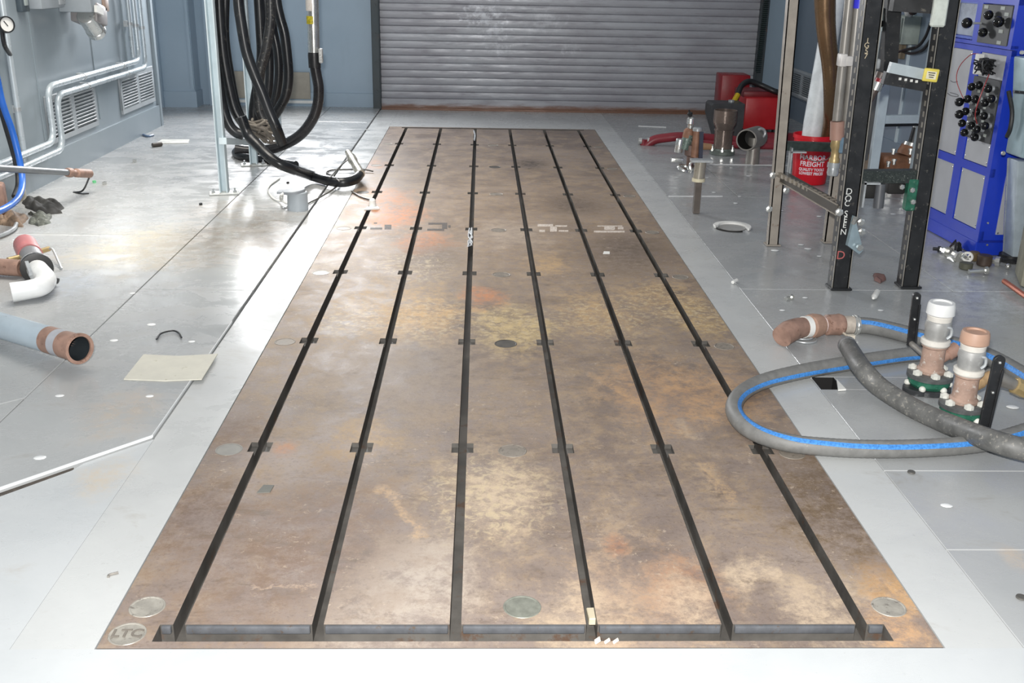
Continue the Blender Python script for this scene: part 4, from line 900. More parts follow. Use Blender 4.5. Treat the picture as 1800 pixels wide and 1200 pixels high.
# ------------------------------------------------------------------ far right floor: welder, jack, pipes
WR = mat('welder_red', (186, 30, 38), .4, 0, .06)
p0 = gp(1306, 234, zr); p1 = gp(1374, 236, zr)
w_ = p1.x-p0.x; t = thing('welder', 'bright red welding machine with black cable over its top near the shutter', 'welding machine', V(((p0.x+p1.x)/2, p0.y+.3, zr)))
mm = MB(); mm.box(((p0.x+p1.x)/2, p0.y+.28, .04+.155), (w_, .55, .31)); mm.bevel(.012); part('body', mm, WR, t)
mm = MB(); mm.box(((p0.x+p1.x)/2-.02, p0.y+.3, .37), (w_*.92, .4, .06)); mm.bevel(.01); part('top_cover', mm, mat('dark_red_top', (120, 28, 34), .4), t)
for sx_ in (-.4, .4):
    for sy_ in (.1, .46):
        mm = MB(); mm.cyl(((p0.x+p1.x)/2+w_*sx_, p0.y+sy_, zr), ((p0.x+p1.x)/2+w_*sx_, p0.y+sy_, .045), .03, seg=12); part('foot', mm, BLACK, t)
mm = MB(); mm.tube([ay(1288, 190, p0.y-.02), ay(1296, 168, p0.y+.05), ay(1304, 150, p0.y+.1), ay(1318, 143, p0.y+.15), ay(1338, 150, p0.y+.15), ay(1358, 159, p0.y+.1), ay(1370, 163, p0.y+.1)], .028, 12, 6); part('cable', mm, BLACK, t, 'black cable over the top')
mm = MB(); mm.tube([ay(1285, 188, p0.y-.05), ay(1290, 178, p0.y-.03), ay(1297, 166, p0.y+.02)], .026, 10, 4); part('yellow_sleeve', mm, mat('yellow_sleeve', (200, 170, 30), .5), t, 'yellow cable sleeve')
q0 = gp(1273, 219, zr); mm = MB(); mm.box((q0.x+.12, q0.y+.3, .25), (.3, .3, .492)); mm.bevel(.01); solo('red_cabinet', mm, mat('deep_red', (146, 24, 32), .4), 'dark red box behind the bright red welding machine', 'box')
# dark chamfered box
q0 = gp(1262, 236, zr); t = thing('dark_box', 'dark grey chamfered steel box behind the heavy steel pipe', 'box', V((q0.x+.02, q0.y+.2, zr)))
z0_ = .12; mm = MB(); x_, y_ = q0.x+.02, q0.y-.1
P = [(x_-.16, z0_+.1), (x_-.08, zr), (x_+.12, zr), (x_+.16, z0_), (x_+.16, .33), (x_-.14, .33), (x_-.16, .31)]
mm.slab([(a_, y_-.14, b_) for a_, b_ in P], (0, 1, 0), .28); part('body', mm, mat('dark_grey_steel', (68, 70, 72), .45, .2), t)
mm = MB(); mm.cyl((x_+.06, y_, .33), (x_+.06, y_, .35), .03, seg=12); part('stud', mm, GALV, t)
# heavy steel pipe with reducer
s0 = gp(1269, 270, zr); t = thing('steel_reducer', 'heavy upright steel pipe reducer, wide top, on a bolted base', 'pipe', V((s0.x, s0.y, zr)))
hb = .05
mm = MB(); mm.lathe((s0.x, s0.y, zr+hb), (0, 0, 1), [(0, .08), (.15, .08), (.152, .086), (.162, .086), (.167, .078), (.18, .08), (.215, .098), (.23, .1), (.33, .1), (.33, .094), (.24, .094)], 36, (True, True)); part('pipe', mm, mat('brown_steel', (128, 114, 106), .28, .5, .18, 6), t)
mm = MB(); mm.lathe((s0.x, s0.y, zr), (0, 0, 1), [(0, .11), (.03, .11), (.035, .09), (.05, .085)], 30); part('flange', mm, mat('grey_green_flange', (110, 118, 112), .5, .2, .2, 30), t)
for k in range(6):
    a_ = k*math.pi/3+.3; mm = MB(); mm.lathe((s0.x+.1*math.cos(a_), s0.y+.1*math.sin(a_), zr+.03), (0, 0, 1), [(0, .016), (.02, .016), (.02, .009), (.04, .009)], 6); part('bolt', mm, CHROME, t)
# open elbow facing the viewer
e0 = gp(1320, 262, .14); t = thing('pipe_elbow', 'short open steel pipe with a dark mouth facing the camera beside the reducer', 'pipe', V((e0.x, e0.y, zr)))
c = ay(1312, 246, e0.y-.12); c2 = ay(1331, 240, e0.y+.15)
d = (c2-c); mm = MB(); mm.lathe(c, d, [(.25, .001), (.25, .072), (0, .076), (0, .086), (.02, .088), (d.length, .088), (d.length+.01, .07)], 32, (False, True)); part('pipe', mm, STEEL, t)
mm = MB(); mm.lathe(c, d, [(.005, .0755), (.2, .0715), (.22, .002)], 32, (False, False)); part('bore', mm, DARK, t, 'dark bore')
mm = MB(); mm.lathe(c+d*.75, (0, 0, -1), [(0, .05), (c.z-zr, .06)], 24); part('support_pipe', mm, STEEL, t)
mm = MB(); q_ = ay(1338, 234, e0.y); mm.torus(q_, (0.2, -1, .1), .035, .012, 18); part('ring_lug', mm, GALV, t)
# red floor jack legs
t = thing('red_hoist_base', 'long low red steel base with a drooping curved leg and casters', 'hoist base', gp(1240, 262, zr))
JR = mat('faded_hoist_red', (140, 48, 58), .4, 0, .12)
yj = 9.46
mm = MB(); mm.tube([ay(1128, 265, yj), ay(1136, 256, yj), ay(1150, 246, yj), ay(1172, 242, yj), ay(1200, 240, yj), ay(1250, 243, yj+.05), ay(1310, 248, yj+.1), ay(1372, 252, yj+.1)], .042, 12, 6); part('leg', mm, JR, t)
mm = MB(); mm.tube([ay(1190, 247, yj-.14), ay(1240, 252, yj-.12), ay(1300, 255, yj-.12), ay(1372, 258, yj-.12)], .03, 12, 5); part('leg', mm, JR, t)
mm = MB(); mm.bar(ay(1300, 240, yj+.4), ay(1420, 242, yj+.4), .07, .08); part('cross_member', mm, JR, t)
for x_, y_ in ((1124, 267), (1139, 271)):
    mm = MB(); p = ay(x_, y_-6, yj); p = V((p.x, yj, zr)); mm.cyl(p+V((-.015, 0, .033)), p+V((.015, 0, .033)), .032, seg=16); part('caster', mm, CHROME, t)
mm = MB(); q_ = ay(1130, 262, yj); mm.cyl(V((q_.x, yj, .05)), q_, .03, seg=12); part('caster_stem', mm, JR, t)
for x_, y_ in ((1306, 258), (1376, 260), (1200, 256)):
    mm = MB(); p = gp(x_, y_, zr); mm.cyl(p+V((-.015, 0, .04)), p+V((.015, 0, .04)), .036, seg=16); part('caster', mm, CHROME, t)
# valve cluster
v0 = gp(1212, 296, zr); t = thing('valve_cluster', 'cluster of orange-brown and silver pipe valves standing on the floor by the red base', 'valve', V((v0.x, v0.y, zr)))
OR = mat('orange_rust', (152, 112, 90), .5, .1, .25, 14); yv = v0.y
mm = MB(); mm.lathe((v0.x, yv, zr), (0, 0, 1), [(0, .06), (.02, .065), (.025, .03), (.1, .03), (.11, .05), (.19, .05), (.2, .03), (.22, .03)], 18); part('lower_body', mm, mat('brown_casting', (122, 100, 92), .5, .2, .2, 20), t)
a = ay(1203, 262, yv); b = ay(1211, 236, yv); mm = MB(); mm.cyl(a, b, .045, .045, 18); part('valve_body', mm, mat('green_grey_casting', (104, 120, 112), .45, .3, .3, 30, .3, (200, 200, 196)), t)
a = ay(1207, 248, yv); b = ay(1213, 226, yv); mm = MB(); mm.lathe(a, b-a, [(0, .03), (.03, .045), ((b-a).length-.02, .045), ((b-a).length, .03)], 18); part('orange_tee', mm, OR, t, 'orange-brown tee')
a = ay(1213, 226, yv); b = ay(1215, 206, yv); mm = MB(); mm.lathe(a, b-a, [(0, .022), (.03, .024), (.04, .034), ((b-a).length-.01, .032), ((b-a).length, .02)], 16); part('chrome_cap', mm, CHROME, t, 'silver cap')
mm = MB(); b = ay(1214, 205, yv); c = ay(1211, 193, yv); mm.lathe(b, c-b, [(0, .012), (.02, .022), (.03, .022), (.04, .008), ((c-b).length, .006)], 10); part('spindle', mm, BLACK, t)
a = ay(1221, 276, yv-.05); b = ay(1226, 230, yv-.05); mm = MB(); mm.cyl(a, b, .034, .034, 18); part('orange_pipe', mm, OR, t, 'orange-brown pipe')
mm = MB(); mm.lathe(b, (0, 0, 1), [(0, .04), (.02, .04), (.03, .03)], 18); part('pipe_cap', mm, GALV, t)
mm = MB(); mm.bar(ay(1231, 280, yv-.1), ay(1233, 232, yv-.1), .03, .03, (0, 1, 0)); part('dark_handle', mm, mat('dark_blue_grey', (58, 62, 78), .4), t)
mm = MB(); mm.cyl(ay(1196, 244, yv), ay(1192, 268, yv), .034, seg=14); mm.box(ay(1190, 281, yv-.05), (.1, .06, .035)); mm.bevel(.006); part('side_bracket', mm, CHROME, t)
mm = MB(); mm.torus(ay(1222, 293, yv-.12), (.2, -1, .3), .045, .014, 20); mm.torus(ay(1219, 308, yv-.12), (1, -.6, .3), .05, .014, 20); mm.torus(ay(1203, 296, yv-.1), (.3, -.3, 1), .05, .014, 20); part('chain_link', mm, CHROME, t)
mm = MB(); a = ay(1234, 257, yv+.15); b = ay(1250, 258, yv+.15); mm.cyl(a, b, .03, .026, 14); part('side_outlet', mm, mat('tan_outlet', (166, 130, 96), .5), t)
# slim floor stand in front
p = gp(1223, 374, zr); hd = ay(1236, 282, p.y); hh = hd.z
t = thing('floor_stand', 'slim steel post with a thicker silver head standing in front of the valve cluster', 'post', V((p.x, p.y, zr)))
mid_ = ay(1230, 316, p.y).z
mm = MB(); mm.box((p.x, p.y, (zr+mid_)/2), (.042, .042, mid_-zr)); part('post', mm, mat('dark_steel_post', (104, 96, 90), .35, .3), t)
mm = MB(); mm.cyl((p.x, p.y, mid_-.01), (p.x, p.y, mid_+.012), .043, seg=20); part('collar', mm, mat('cream_ring', (214, 206, 178), .4), t)
mm = MB(); mm.cyl((p.x, p.y, mid_), (p.x+.005, p.y, hh), .038, seg=24); part('head', mm, mat('satin_steel', (156, 150, 138), .3, .3), t)
mm = MB(); mm.box((p.x+.01, p.y, hh), (.14, .08, .014)); part('top_plate', mm, GALV, t)
# white ring in the floor
p = gp(1287, 400, zr); t = thing('floor_ring', 'white ring around a round opening in the right floor', 'floor ring', V((p.x, p.y, zr)))
mm = MB(); N_ = 40; prev = None
for i_ in range(N_+1):
    a_ = math.radians(-42+i_*(232)/N_); e_ = V((math.cos(a_), math.sin(a_), 0)); w_ = .034*min(1, .35+i_/7, .25+(N_-i_)/5)
    rg = [mm.bm.verts.new(V((p.x, p.y, zr))+e_*r_+V((0, 0, h_))) for r_, h_ in ((.118, 0), (.12, .012), (.116, .016), (.12-w_, .014), (.119-w_, 0))]
    if prev:
        for k_ in range(5): mm.f((prev[k_], prev[(k_+1) % 5], rg[(k_+1) % 5], rg[k_]))
    else: mm.f(rg[::-1])
    prev = rg
mm.f(prev); part('rim', mm, WHITE, t)
mm = MB(); mm.lathe((p.x, p.y, zr), (0, 0, 1), [(0, .084), (.002, .084)], 40); part('disc', mm, mat('grey_disc', (150, 150, 148), .5), t)
mm = MB(); mm.tube([V((p.x+.108*math.cos(math.radians(a_)), p.y+.108*math.sin(math.radians(a_)), zr)) for a_ in range(196, 300, 8)], .006, 8, 1); part('gap', mm, DARK, t, 'dark gap at the front')

# ------------------------------------------------------------------ BEHIND THE FRAME: pale stand, brown pump, box, cord
l0 = gp(1530, 328, zr); l1 = gp(1604, 326, zr)
t = thing('pale_stand', 'pale blue steel stand behind the black posts near the right wall', 'stand', V(((l0.x+l1.x)/2, l0.y, zr)))
for p in (l0, l1):
    mm = MB(); mm.box((p.x, p.y, 1.0), (.07, .05, 2.0)); mm.bevel(.004, 1); part('post', mm, PALEB, t)
for px_, w_ in ((210, .06),):
    zc = ay(1588, px_, l0.y).z; mm = MB(); mm.bar((l0.x, l0.y, zc), (l1.x, l1.y, zc), .05, w_); part('crossbar', mm, PALEB, t)
    mm = MB(); mm.bar((l0.x+.03, l0.y, zc-.045), (l1.x-.03, l1.y, zc-.045), .045, .014); part('rubber_strip', mm, BLACK, t)
zc = ay(1600, -30, l0.y).z; mm = MB(); mm.bar((l0.x, l0.y, zc), (l1.x, l1.y, zc), .06, .06); part('crossbar', mm, PALEB, t)
pb = gp(1583, 313, zr); t = thing('pump', 'rust-brown pump block with bolts and a tilted black handle behind the frame rail', 'pump', V((pb.x, pb.y, zr)))
BR = mat('brown_casting_rust', (142, 100, 74), .6, .1, .3, 10)
mm = MB(); z_ = ay(1583, 275, pb.y).z; mm.box((pb.x+.0, pb.y+.1, (zr+z_)/2), (.28, .22, z_-zr)); mm.bevel(.03, 3); part('block', mm, BR, t)
a = ay(1596, 272, pb.y+.1); b = ay(1602, 256, pb.y+.1); mm = MB(); mm.lathe(a, b-a, [(0, .09), (.03, .085), ((b-a).length, .075)], 20); part('neck', mm, BR, t)
c = ay(1604, 250, pb.y+.1); e = ay(1611, 224, pb.y+.1); mm = MB(); mm.lathe(b, c-b, [(0, .07), ((c-b).length, .065)], 20); part('collar', mm, CHROME, t)
mm = MB(); mm.cyl(c, e, .034, .03); hd_ = part('handle', mm, BLACK, t, 'black handle')
mm = MB(); mm.cyl(e, e+(e-c).normalized()*.02, .032); part('end_cap', mm, CHROME, hd_)
for x_, y_ in ((1561, 293), (1571, 289), (1599, 287), (1570, 271), (1600, 271)):
    p = ay(x_, y_, pb.y-.02); mm = MB(); mm.lathe(p, (0, 0, 1), [(0, .014), (.03, .014), (.03, .02), (.045, .02)], 8); part('bolt', mm, CHROME, t)
lumpthing('canvas_bundle', [(1509, 309), (1518, 301), (1534, 299), (1544, 303), (1540, 309), (1522, 312)], .17, mat('tan_canvas', (158, 142, 124), .8, 0, .2, 12), 'tan canvas bundle on the floor left of the pump', 'bundle', .2, zr)
mm = MB(); p = gp(1526, 304, zr); mm.box(V((p.x, p.y, .155)), (.08, .06, .05), M.Rotation(.4, 3, 'Y')); mm.bevel(.006); solo('blue_clip', mm, mat('sky_blue_plastic', (56, 120, 180), .4), 'small blue clip on the tan canvas bundle', 'clip')
mm = MB(); mm.tube([V((2.9, 7.9, 2.2)), ay(1536, 130, 7.9), ay(1531, 190, 7.9), ay(1524, 230, 7.9), ay(1518, 265, 7.9), ay(1516, 280, 7.9)], .04, 12, 6); mm.tube([V((3.0, 7.95, 2.2)), ay(1548, 120, 7.95), ay(1540, 180, 7.95), ay(1531, 235, 7.95), ay(1526, 270, 7.95)], .03, 12, 6)
solo('drape', mm, mat('dusty_grey_hose', (152, 150, 146), .6, 0, .12), 'pair of dusty pale hoses hanging behind the front black post', 'hose')
a = ax(1596, 26, XR); b = ax(1620, 80, XR); c = ax(1622, 26, XR)
t = thing('electrical_box', 'pale green-grey electrical box on the right wall seen between the black posts', 'electrical box', (XR, (a.y+c.y)/2, b.z))
mm = MB(); mm.box((XR-.07, (a.y+c.y)/2, (a.z+b.z)/2), (.14, abs(a.y-c.y), abs(a.z-b.z))); mm.bevel(.008); part('enclosure', mm, mat('pale_green_grey', (162, 172, 164), .45), t)
mm = MB(); mm.box((XR-.146, (a.y+c.y)/2, (a.z+b.z)/2), (.012, abs(a.y-c.y)-.04, abs(a.z-b.z)-.03)); mm.bevel(.004, 1); part('door', mm, mat('pale_green_grey', (162, 172, 164)), t)
mm = MB(); p = ax(1599, 20, XR-.1); mm.ball(p, .04, (1, 1, 1.2)); part('lamp', mm, WHITE, t)
mm = MB(); p = ax(1605, 19, XR-.1); mm.ball(p, .035); part('lamp_cap', mm, mat('dark_brown', (74, 62, 60), .5), t)
p = ax(1586, 42, XR); mm = MB(); mm.box((XR-.02, p.y, p.z), (.04, .16, .14)); mm.bevel(.004, 1); solo('blue_sign', mm, mat('sign_blue', (50, 104, 168), .5), 'small plain blue sign plate left of the green-grey electrical box', 'sign')
p = ax(1583, 66, XR); mm = MB(); mm.box((XR-.02, p.y, p.z-.03), (.04, .3, .26)); mm.bevel(.004, 1); solo('tan_panel', mm, mat('tan_panel', (136, 122, 100), .6), 'tan panel below the small blue sign on the right wall', 'panel')
mm = MB(); mm.tube([ax(1566, 96, XR-.035), ax(1590, 88, XR-.035), ax(1612, 82, XR-.035), ax(1626, 66, XR-.035), ax(1636, 40, XR-.035)], .012, 8, 6); solo('cable', mm, BLACK, 'upper dark cable drooping under the electrical box on the right wall', 'cable')
mm = MB(); mm.tube([ax(1562, 86, XR-.02), ax(1585, 90, XR-.02), ax(1602, 94, XR-.02), ax(1622, 88, XR-.02), ax(1636, 70, XR-.02)], .012, 8, 6); solo('cable', mm, BLACK, 'lower dark cable drooping under the electrical box on the right wall', 'cable')
for yy in (8.45,):
    mm = MB(); mm.box((XR-.008, yy, 1.2), (.016, .03, 2.2)); solo('wall_batten', mm, PALEB, 'narrow pale batten on the right wall below the electrical box', 'batten')
# coiled cord on the door jamb
mm = MB(); pts = []
n = 460
for i in range(n):
    u = i/n; cpt = ay(1351, -30, YB-.2).lerp(ay(1332, 128, YB-.2), u); a_ = i*.62; pts.append(cpt+V((.028*math.cos(a_), .028*math.sin(a_), 0)))
mm.tube(pts, .006, 6, 1); solo('coiled_cord', mm, mat('green_black_cord', (36, 50, 50), .4), 'dark coiled cord hanging beside the right jamb of the roller shutter', 'cord')

# ------------------------------------------------------------------ BLUE CABINET
P0 = gp(1620, 397, zr); P1 = gp(1716, 449, zr); dd = (P1-P0); WL = dd.length; dd.normalize(); nn = V((dd.y, -dd.x, 0))   # front normal, to the room
if nn.x > 0: nn = -nn
dep = .5
def fp(s_, z_, o=0.0): return V((P0.x, P0.y, 0))+dd*s_+nn*o+V((0, 0, z_))
t = thing('control_cabinet', 'tall bright blue control cabinet with grey panels and black knobs at right', 'cabinet', (fp(WL/2, zr, -dep/2)))
RZ = M((dd, -nn, V((0, 0, 1)))).transposed()
def cbox(s0, s1, z0_, z1_, o0, o1, mb): mb.box(fp((s0+s1)/2, (z0_+z1_)/2, (o0+o1)/2), (s1-s0, abs(o1-o0), z1_-z0_), RZ); return mb
HT = 1.95
mm = MB(); cbox(-.02, WL, zr, .085, -dep, .012, mm); mm.bevel(.004, 1); part('plinth', mm, BLUE, t)
mm = MB(); cbox(0, WL, .085, HT, -dep, -.012, mm); mm.bevel(.004, 1); part('carcass', mm, BLUE, t)
mm = MB()
for s0, s1 in ((-.012, .012), (.30, .39), (WL-.04, WL+.004)): cbox(s0, s1, .085, 1.155, -.02, .01, mm)
for z0_, z1_ in ((.085, .148), (.462, .51), (1.125, 1.155)): cbox(-.012, WL+.004, z0_, z1_, -.02, .0102, mm)
part('lower_frame', mm, BLUE, t)
mm = MB()
for s0, s1 in ((-.03, .0), (.29, .35), (WL-.03, WL+.008)): cbox(s0, s1, 1.165, HT, -.02, .022, mm)
for z0_, z1_ in ((1.16, 1.18), (1.39, 1.44)): cbox(-.03, WL+.008, z0_, z1_, -.02, .0222, mm)
part('upper_frame', mm, BLUE, t)
def panel(s0, s1, z0_, z1_, o=.004, nm='panel', m_=PANEL, lab=None, scr=True):
    mm = MB(); cbox(s0, s1, z0_, z1_, -.012, o, mm); mm.bevel(.0015, 1); pp = part(nm, mm, m_, t, lab)
    if scr:
        mm = MB()
        for s_ in (s0+.015, s1-.015):
            for z_ in (z0_+.02, z1_-.02): mm.lathe(fp(s_, z_, o-.001), nn, [(0, .006), (.004, .006), (.005, .003)], 8)
        part('screws', mm, CHROME, pp)
    return pp
panel(.014, .298, .15, .46); panel(.392, WL-.042, .15, .46); panel(.014, .298, .512, 1.123); panel(.392, WL-.042, .512, .64)
panel(.392, WL-.042, .99, 1.123, .004, 'panel', PANEL, 'small panel with a wire bundle', False)
panel(.002, .288, 1.20, 1.385, -.006, 'window_panel', mat('pale_window', (160, 170, 186), .3), None, False)
mm = MB()
for z_ in (1.192, 1.388): mm.bar(fp(.0, z_, .01), fp(.288, z_, .01), .016, .012)
for s_ in (.004, .284): mm.bar(fp(s_, 1.186, .01), fp(s_, 1.394, .01), .012, .016, nn)
part('window_frame', mm, mat('mid_blue', (70, 100, 200), .35), t)
DK = mat('dark_valve_plate', (62, 64, 66), .45)
vp = panel(.365, WL-.05, .64, .99, .012, 'valve_plate', DK, 'dark plate crowded with black knobs', False)
vp2 = panel(.352, WL-.035, 1.175, 1.385, .026, 'valve_plate', DK, 'dark upper plate with three black knobs', False)
GLB = mat('gloss_black', (16, 17, 18), .16)
def knob(parent, s_, z_, o=.06, r=.026, bent=0.0):
    mm = MB(); b0 = fp(s_, z_, .012); tip = fp(s_+bent, z_, o); mm.cyl(b0, tip, .006, seg=10); mm.lathe(fp(s_, z_, .012), nn, [(0, .016), (.012, .014), (.014, .008)], 12)
    st = part('stem', mm, GALV, parent)
    mm = MB(); mm.ball(tip, r, (1, 1, 1), 16); part('knob', mm, GLB, parent)
random.seed(3)
for k, (s_, z_) in enumerate([(.41, .93), (.50, .95), (.60, .94), (.40, .86), (.49, .87), (.58, .86), (.64, .89), (.41, .79), (.51, .80), (.60, .79), (.40, .72), (.49, .72), (.57, .71), (.64, .74), (.43, .67), (.54, .66)]):
    knob(vp, s_, z_, random.uniform(.035, .055), .023)
knob(vp, .385, .84, .085, .026); knob(vp, .39, .77, .075, .026)
for (s_, z_) in ((.45, .91), (.55, .905), (.45, .83), (.545, .83), (.46, .755), (.55, .755), (.45, .69), (.6, .68)):
    mm = MB(); cbox(s_-.012, s_+.012, z_-.008, z_+.008, .012, .016, mm); part('label_tag', mm, mat('pale_tag', (170, 176, 170), .5), vp)
knob(vp2, .50, 1.33, .06, .026); knob(vp2, .47, 1.235, .06, .026); knob(vp2, .62, 1.30, .06, .03); knob(vp2, .37, 1.28, .11, .03)
for (s_, z_) in ((.40, 1.37), (.58, 1.37), (.60, 1.19), (.60, 1.25), (.63, 1.34)):
    mm = MB(); cbox(s_-.02, s_+.02, z_-.009, z_+.009, .024, .03, mm); part('label_tag', mm, mat('pale_tag', (170, 176, 170)), vp2)
mm = MB(); cbox(.39, .425, 1.0, 1.115, .0, .04, mm); mm.bevel(.004, 1); part('terminal_strip', mm, WHITE, t)
mm = MB()
for k in range(16): mm.tube([fp(.43, 1.05+random.uniform(-.03, .04), .03)]+[fp(.47+random.uniform(0, .15), 1.05+random.uniform(-.04, .05), random.uniform(.02, .09)) for _ in range(4)], .004, 6, 4)
part('wire_bundle', mm, BLACK, t, 'black wire bundle')
mm = MB(); mm.tube([fp(.40, 1.115, .03), fp(.33, 1.10, .04), fp(.25, 1.03, .05), fp(.24, .95, .05), fp(.33, .86, .04), fp(.38, .84, .04)], .0025, 6, 6); mm.tube([fp(.58, 1.02, .04), fp(.63, .93, .09), fp(.62, .85, .1), fp(.58, .79, .08), fp(.56, .74, .05)], .003, 6, 6); part('loose_wire', mm, mat('red_wire', (160, 60, 60), .4), t, 'thin loose red wire')
mm = MB(); mm.tube([fp(.08, .93, .006), fp(.12, .925, .006), fp(.17, .935, .006)], .0015, 6, 4); mm.tube([fp(.06, .855, .006), fp(.12, .845, .006), fp(.2, .85, .006), fp(.19, .86, .006), (fp(.1, .862, .006))], .0018, 6, 4); part('pen_scribble', mm, mat('pen_mark', (96, 96, 100), .6), t, 'faint scribble on a panel')
# side of the cabinet: grey panel
sn = dd; side = lambda o, z_, e=.0: fp(WL, z_, -o)+dd*e
mm = MB(); c_ = side(.19, .30, .003); mm.box(c_, (.008, .2, .34), RZ); mm.bevel(.001, 1); sp_ = part('side_panel', mm, PANEL, t)
mm = MB()
for o_, z_ in ((.1, .46), (.1, .14), (.05, .07), (.03, .2)): mm.lathe(side(o_, z_, .006), dd, [(0, .007), (.004, .006)], 8)
part('screws', mm, CHROME, sp_)
mm = MB(); mm.bar(side(.0, .09, .006), side(dep, .09, .006), .01, .01); part('side_trim', mm, mat('deep_blue', (26, 44, 150), .4), t)
# pale tank panel and grey column at the right edge
p = gp(1757, 440, zr); yk = 5.35
t = thing('blue_grey_tank', 'pale blue-grey curved sheet metal housing at the right edge before the blue cabinet', 'housing', ay(1795, 268, yk))
mm = MB(); P = [ay(1781, 98, yk+.18), ay(1777, 205, yk+.18), ay(1766, 268, yk+.18), ay(1880, 280, yk+.18), ay(1880, 98, yk+.18)]
mm.slab(P, (0, -1, 0), .18); mm.bevel(.012, 2); hs = part('shell', mm, mat('pale_teal_grey', (150, 172, 180), .35, .1), t)
mm = MB(); mm.bar(ay(1782, 161, yk-.005), ay(1860, 168, yk-.005), .02, .014); part('black_band', mm, BLACK, t)
mm = MB(); mm.tube([ay(1773, 160, yk+.1), ay(1779, 195, yk+.1), ay(1776, 225, yk+.1), ay(1770, 240, yk+.12)], .012, 8, 5); part('hose', mm, BLACK, t)
mm = MB(); mm.lathe(ay(1763, 269, yk-.005), (0, -1, 0), [(0, .012), (.01, .01)], 8); mm.lathe(ay(1796, 92, yk-.005), (0, -1, 0), [(0, .012), (.01, .01)], 8); part('screws', mm, CHROME, t)
p = gp(1771, 463, zr); yk2 = p.y
t = thing('grey_pedestal', 'tall flat grey steel pedestal with a black rounded foot at the right edge', 'pedestal', V((p.x+.03, p.y, zr)))
mm = MB(); tz = ay(1780, 276, yk2).z
mm.slab([ay(1762, 452, yk2+.12), ay(1786, 455, yk2+.12), ay(1808, 279, yk2+.12), ay(1771, 276, yk2+.12)], (0, -1, 0), .12); mm.bevel(.006, 2); part('column', mm, mat('blue_grey_steel', (168, 180, 188), .35, .05), t)
mm = MB(); mm.lathe((p.x+.045, p.y+.06, zr), (0, 0, 1), [(0, .07), (.02, .072), (.025, .066), (.04, .066)], 24); part('foot', mm, BLACK, t)
mm = MB(); pp = gp(1772, 468, .02); mm.ball(pp, .016); part('foot_bolt', mm, CHROME, t)
mm = MB(); mm.bar(ay(1763, 448, yk2+.115), ay(1771.5, 278, yk2+.115), .006, .006, (0, 1, 0)); part('bright_edge', mm, CHROME, t)
for k in (.05, .0): pass
b0 = gp(1772, 505, zr); mm = MB(); X_ = b0.x; Y_ = b0.y
mm.prism([(X_+.06, Y_+.0), (3.43, Y_-.3), (3.43, Y_+.1), (X_+.16, Y_+.26)], zr, .62); mm.bevel(.02, 2); solo('concrete_block', mm, mat('stained_concrete', (150, 148, 132), .8, 0, .2, 6, .15, (196, 196, 186)), 'stained olive-grey concrete block at the right edge of the floor', 'block')
mm = MB(); mm.tube([gp(1765, 494, .03), gp(1785, 508, .03), gp(1830, 540, .03)], .014, 8, 3); solo('copper_tube', mm, mat('copper', (176, 106, 84), .4, .4), 'thin copper tube along the foot of the concrete block', 'tube')
# ------------------------------------------------------------------ bolts and bits on the right floor
def bolt(a_, b_, r, m_, label, hr=1.8, name='bolt', grp=None):
    a_, b_ = V(a_), V(b_); d_ = b_-a_; L_ = d_.length; mm = MB(); mm.lathe(a_, d_, [(0, r), (L_-r*1.4, r), (L_-r*1.4, r*hr), (L_, r*hr)], 8); return solo(name, mm, m_, label, 'bolt', grp)
bolt(gp(1703, 477, .02), gp(1736, 475, .028), .012, CHROME, 'long bright bolt lying in front of the bolt pile')
bolt(gp(1654, 438, .02), gp(1668, 444, .024), .018, CHROME, 'short bright bolt at the left of the bolt pile')
bolt(gp(1678, 446, .022), gp(1690, 454, .024), .02, CHROME, 'stubby bright bolt in the middle of the pile')
bolt(gp(1692, 456, .02), gp(1699, 448, .05), .012, CHROME, 'bright bolt leaning up in the pile')
bolt(gp(1640, 437, .02), gp(1653, 438, .02), .01, BLACK, 'thin black pin at the far left of the bolt pile')
bolt(gp(1740, 458, .025), gp(1758, 460, .028), .016, CHROME, 'bright bolt at the blue cabinet corner')
lumpthing('black_grip', [(1668, 436), (1678, 434), (1690, 443), (1691, 448), (1682, 446)], .05, GLB, 'black rubber grip behind the bright bolts', 'grip', .2, zr)
def disc(x, y, r, h, m_, label, name, axis=(0, 0, 1)):
    p = gp(x, y, zr); mm = MB(); o = V((p.x, p.y, zr+(0 if axis == (0, 0, 1) else r))); mm.lathe(o, axis, [(0, r*.9), (h*.1, r), (h*.9, r), (h, r*.85)], 20); solo(name, mm, m_, label, 'disc')
disc(1697, 472, .036, .035, mat('olive_grip', (84, 84, 72), .6), 'flat olive-grey puck beside the long bright bolt', 'puck')
disc(1729, 466, .04, .06, mat('brown_knob', (70, 58, 50), .5, 0, .3), 'dark brown round puck by the blue cabinet corner', 'puck')
disc(1711, 457, .03, .05, mat('brown_brass', (104, 88, 62), .5, .2), 'brown brass plug behind the small white round fitting', 'plug')
p = gp(1699, 462, zr); mm = MB(); d_ = V((-.3, -1, .5)).normalized(); c_ = V((p.x, p.y, zr+.035)); mm.torus(c_, d_, .024, .008, 20); bx, by, bz = basis(d_); mm.bar(c_-bx*.022, c_+bx*.022, .008, .008, d_); mm.bar(c_-by*.022, c_+by*.022, .008, .008, d_); solo('round_fitting', mm, WHITE, 'small white spoked round fitting standing in the bolt pile', 'fitting')
lumpthing('washer_heap', [(1664, 446), (1676, 450), (1686, 456), (1678, 460), (1664, 454)], .02, mat('bright_scrap', (196, 198, 194), .3, .5, .4, 60), 'small heap of bright washers before the bolt pile', 'washers', .6, zr)
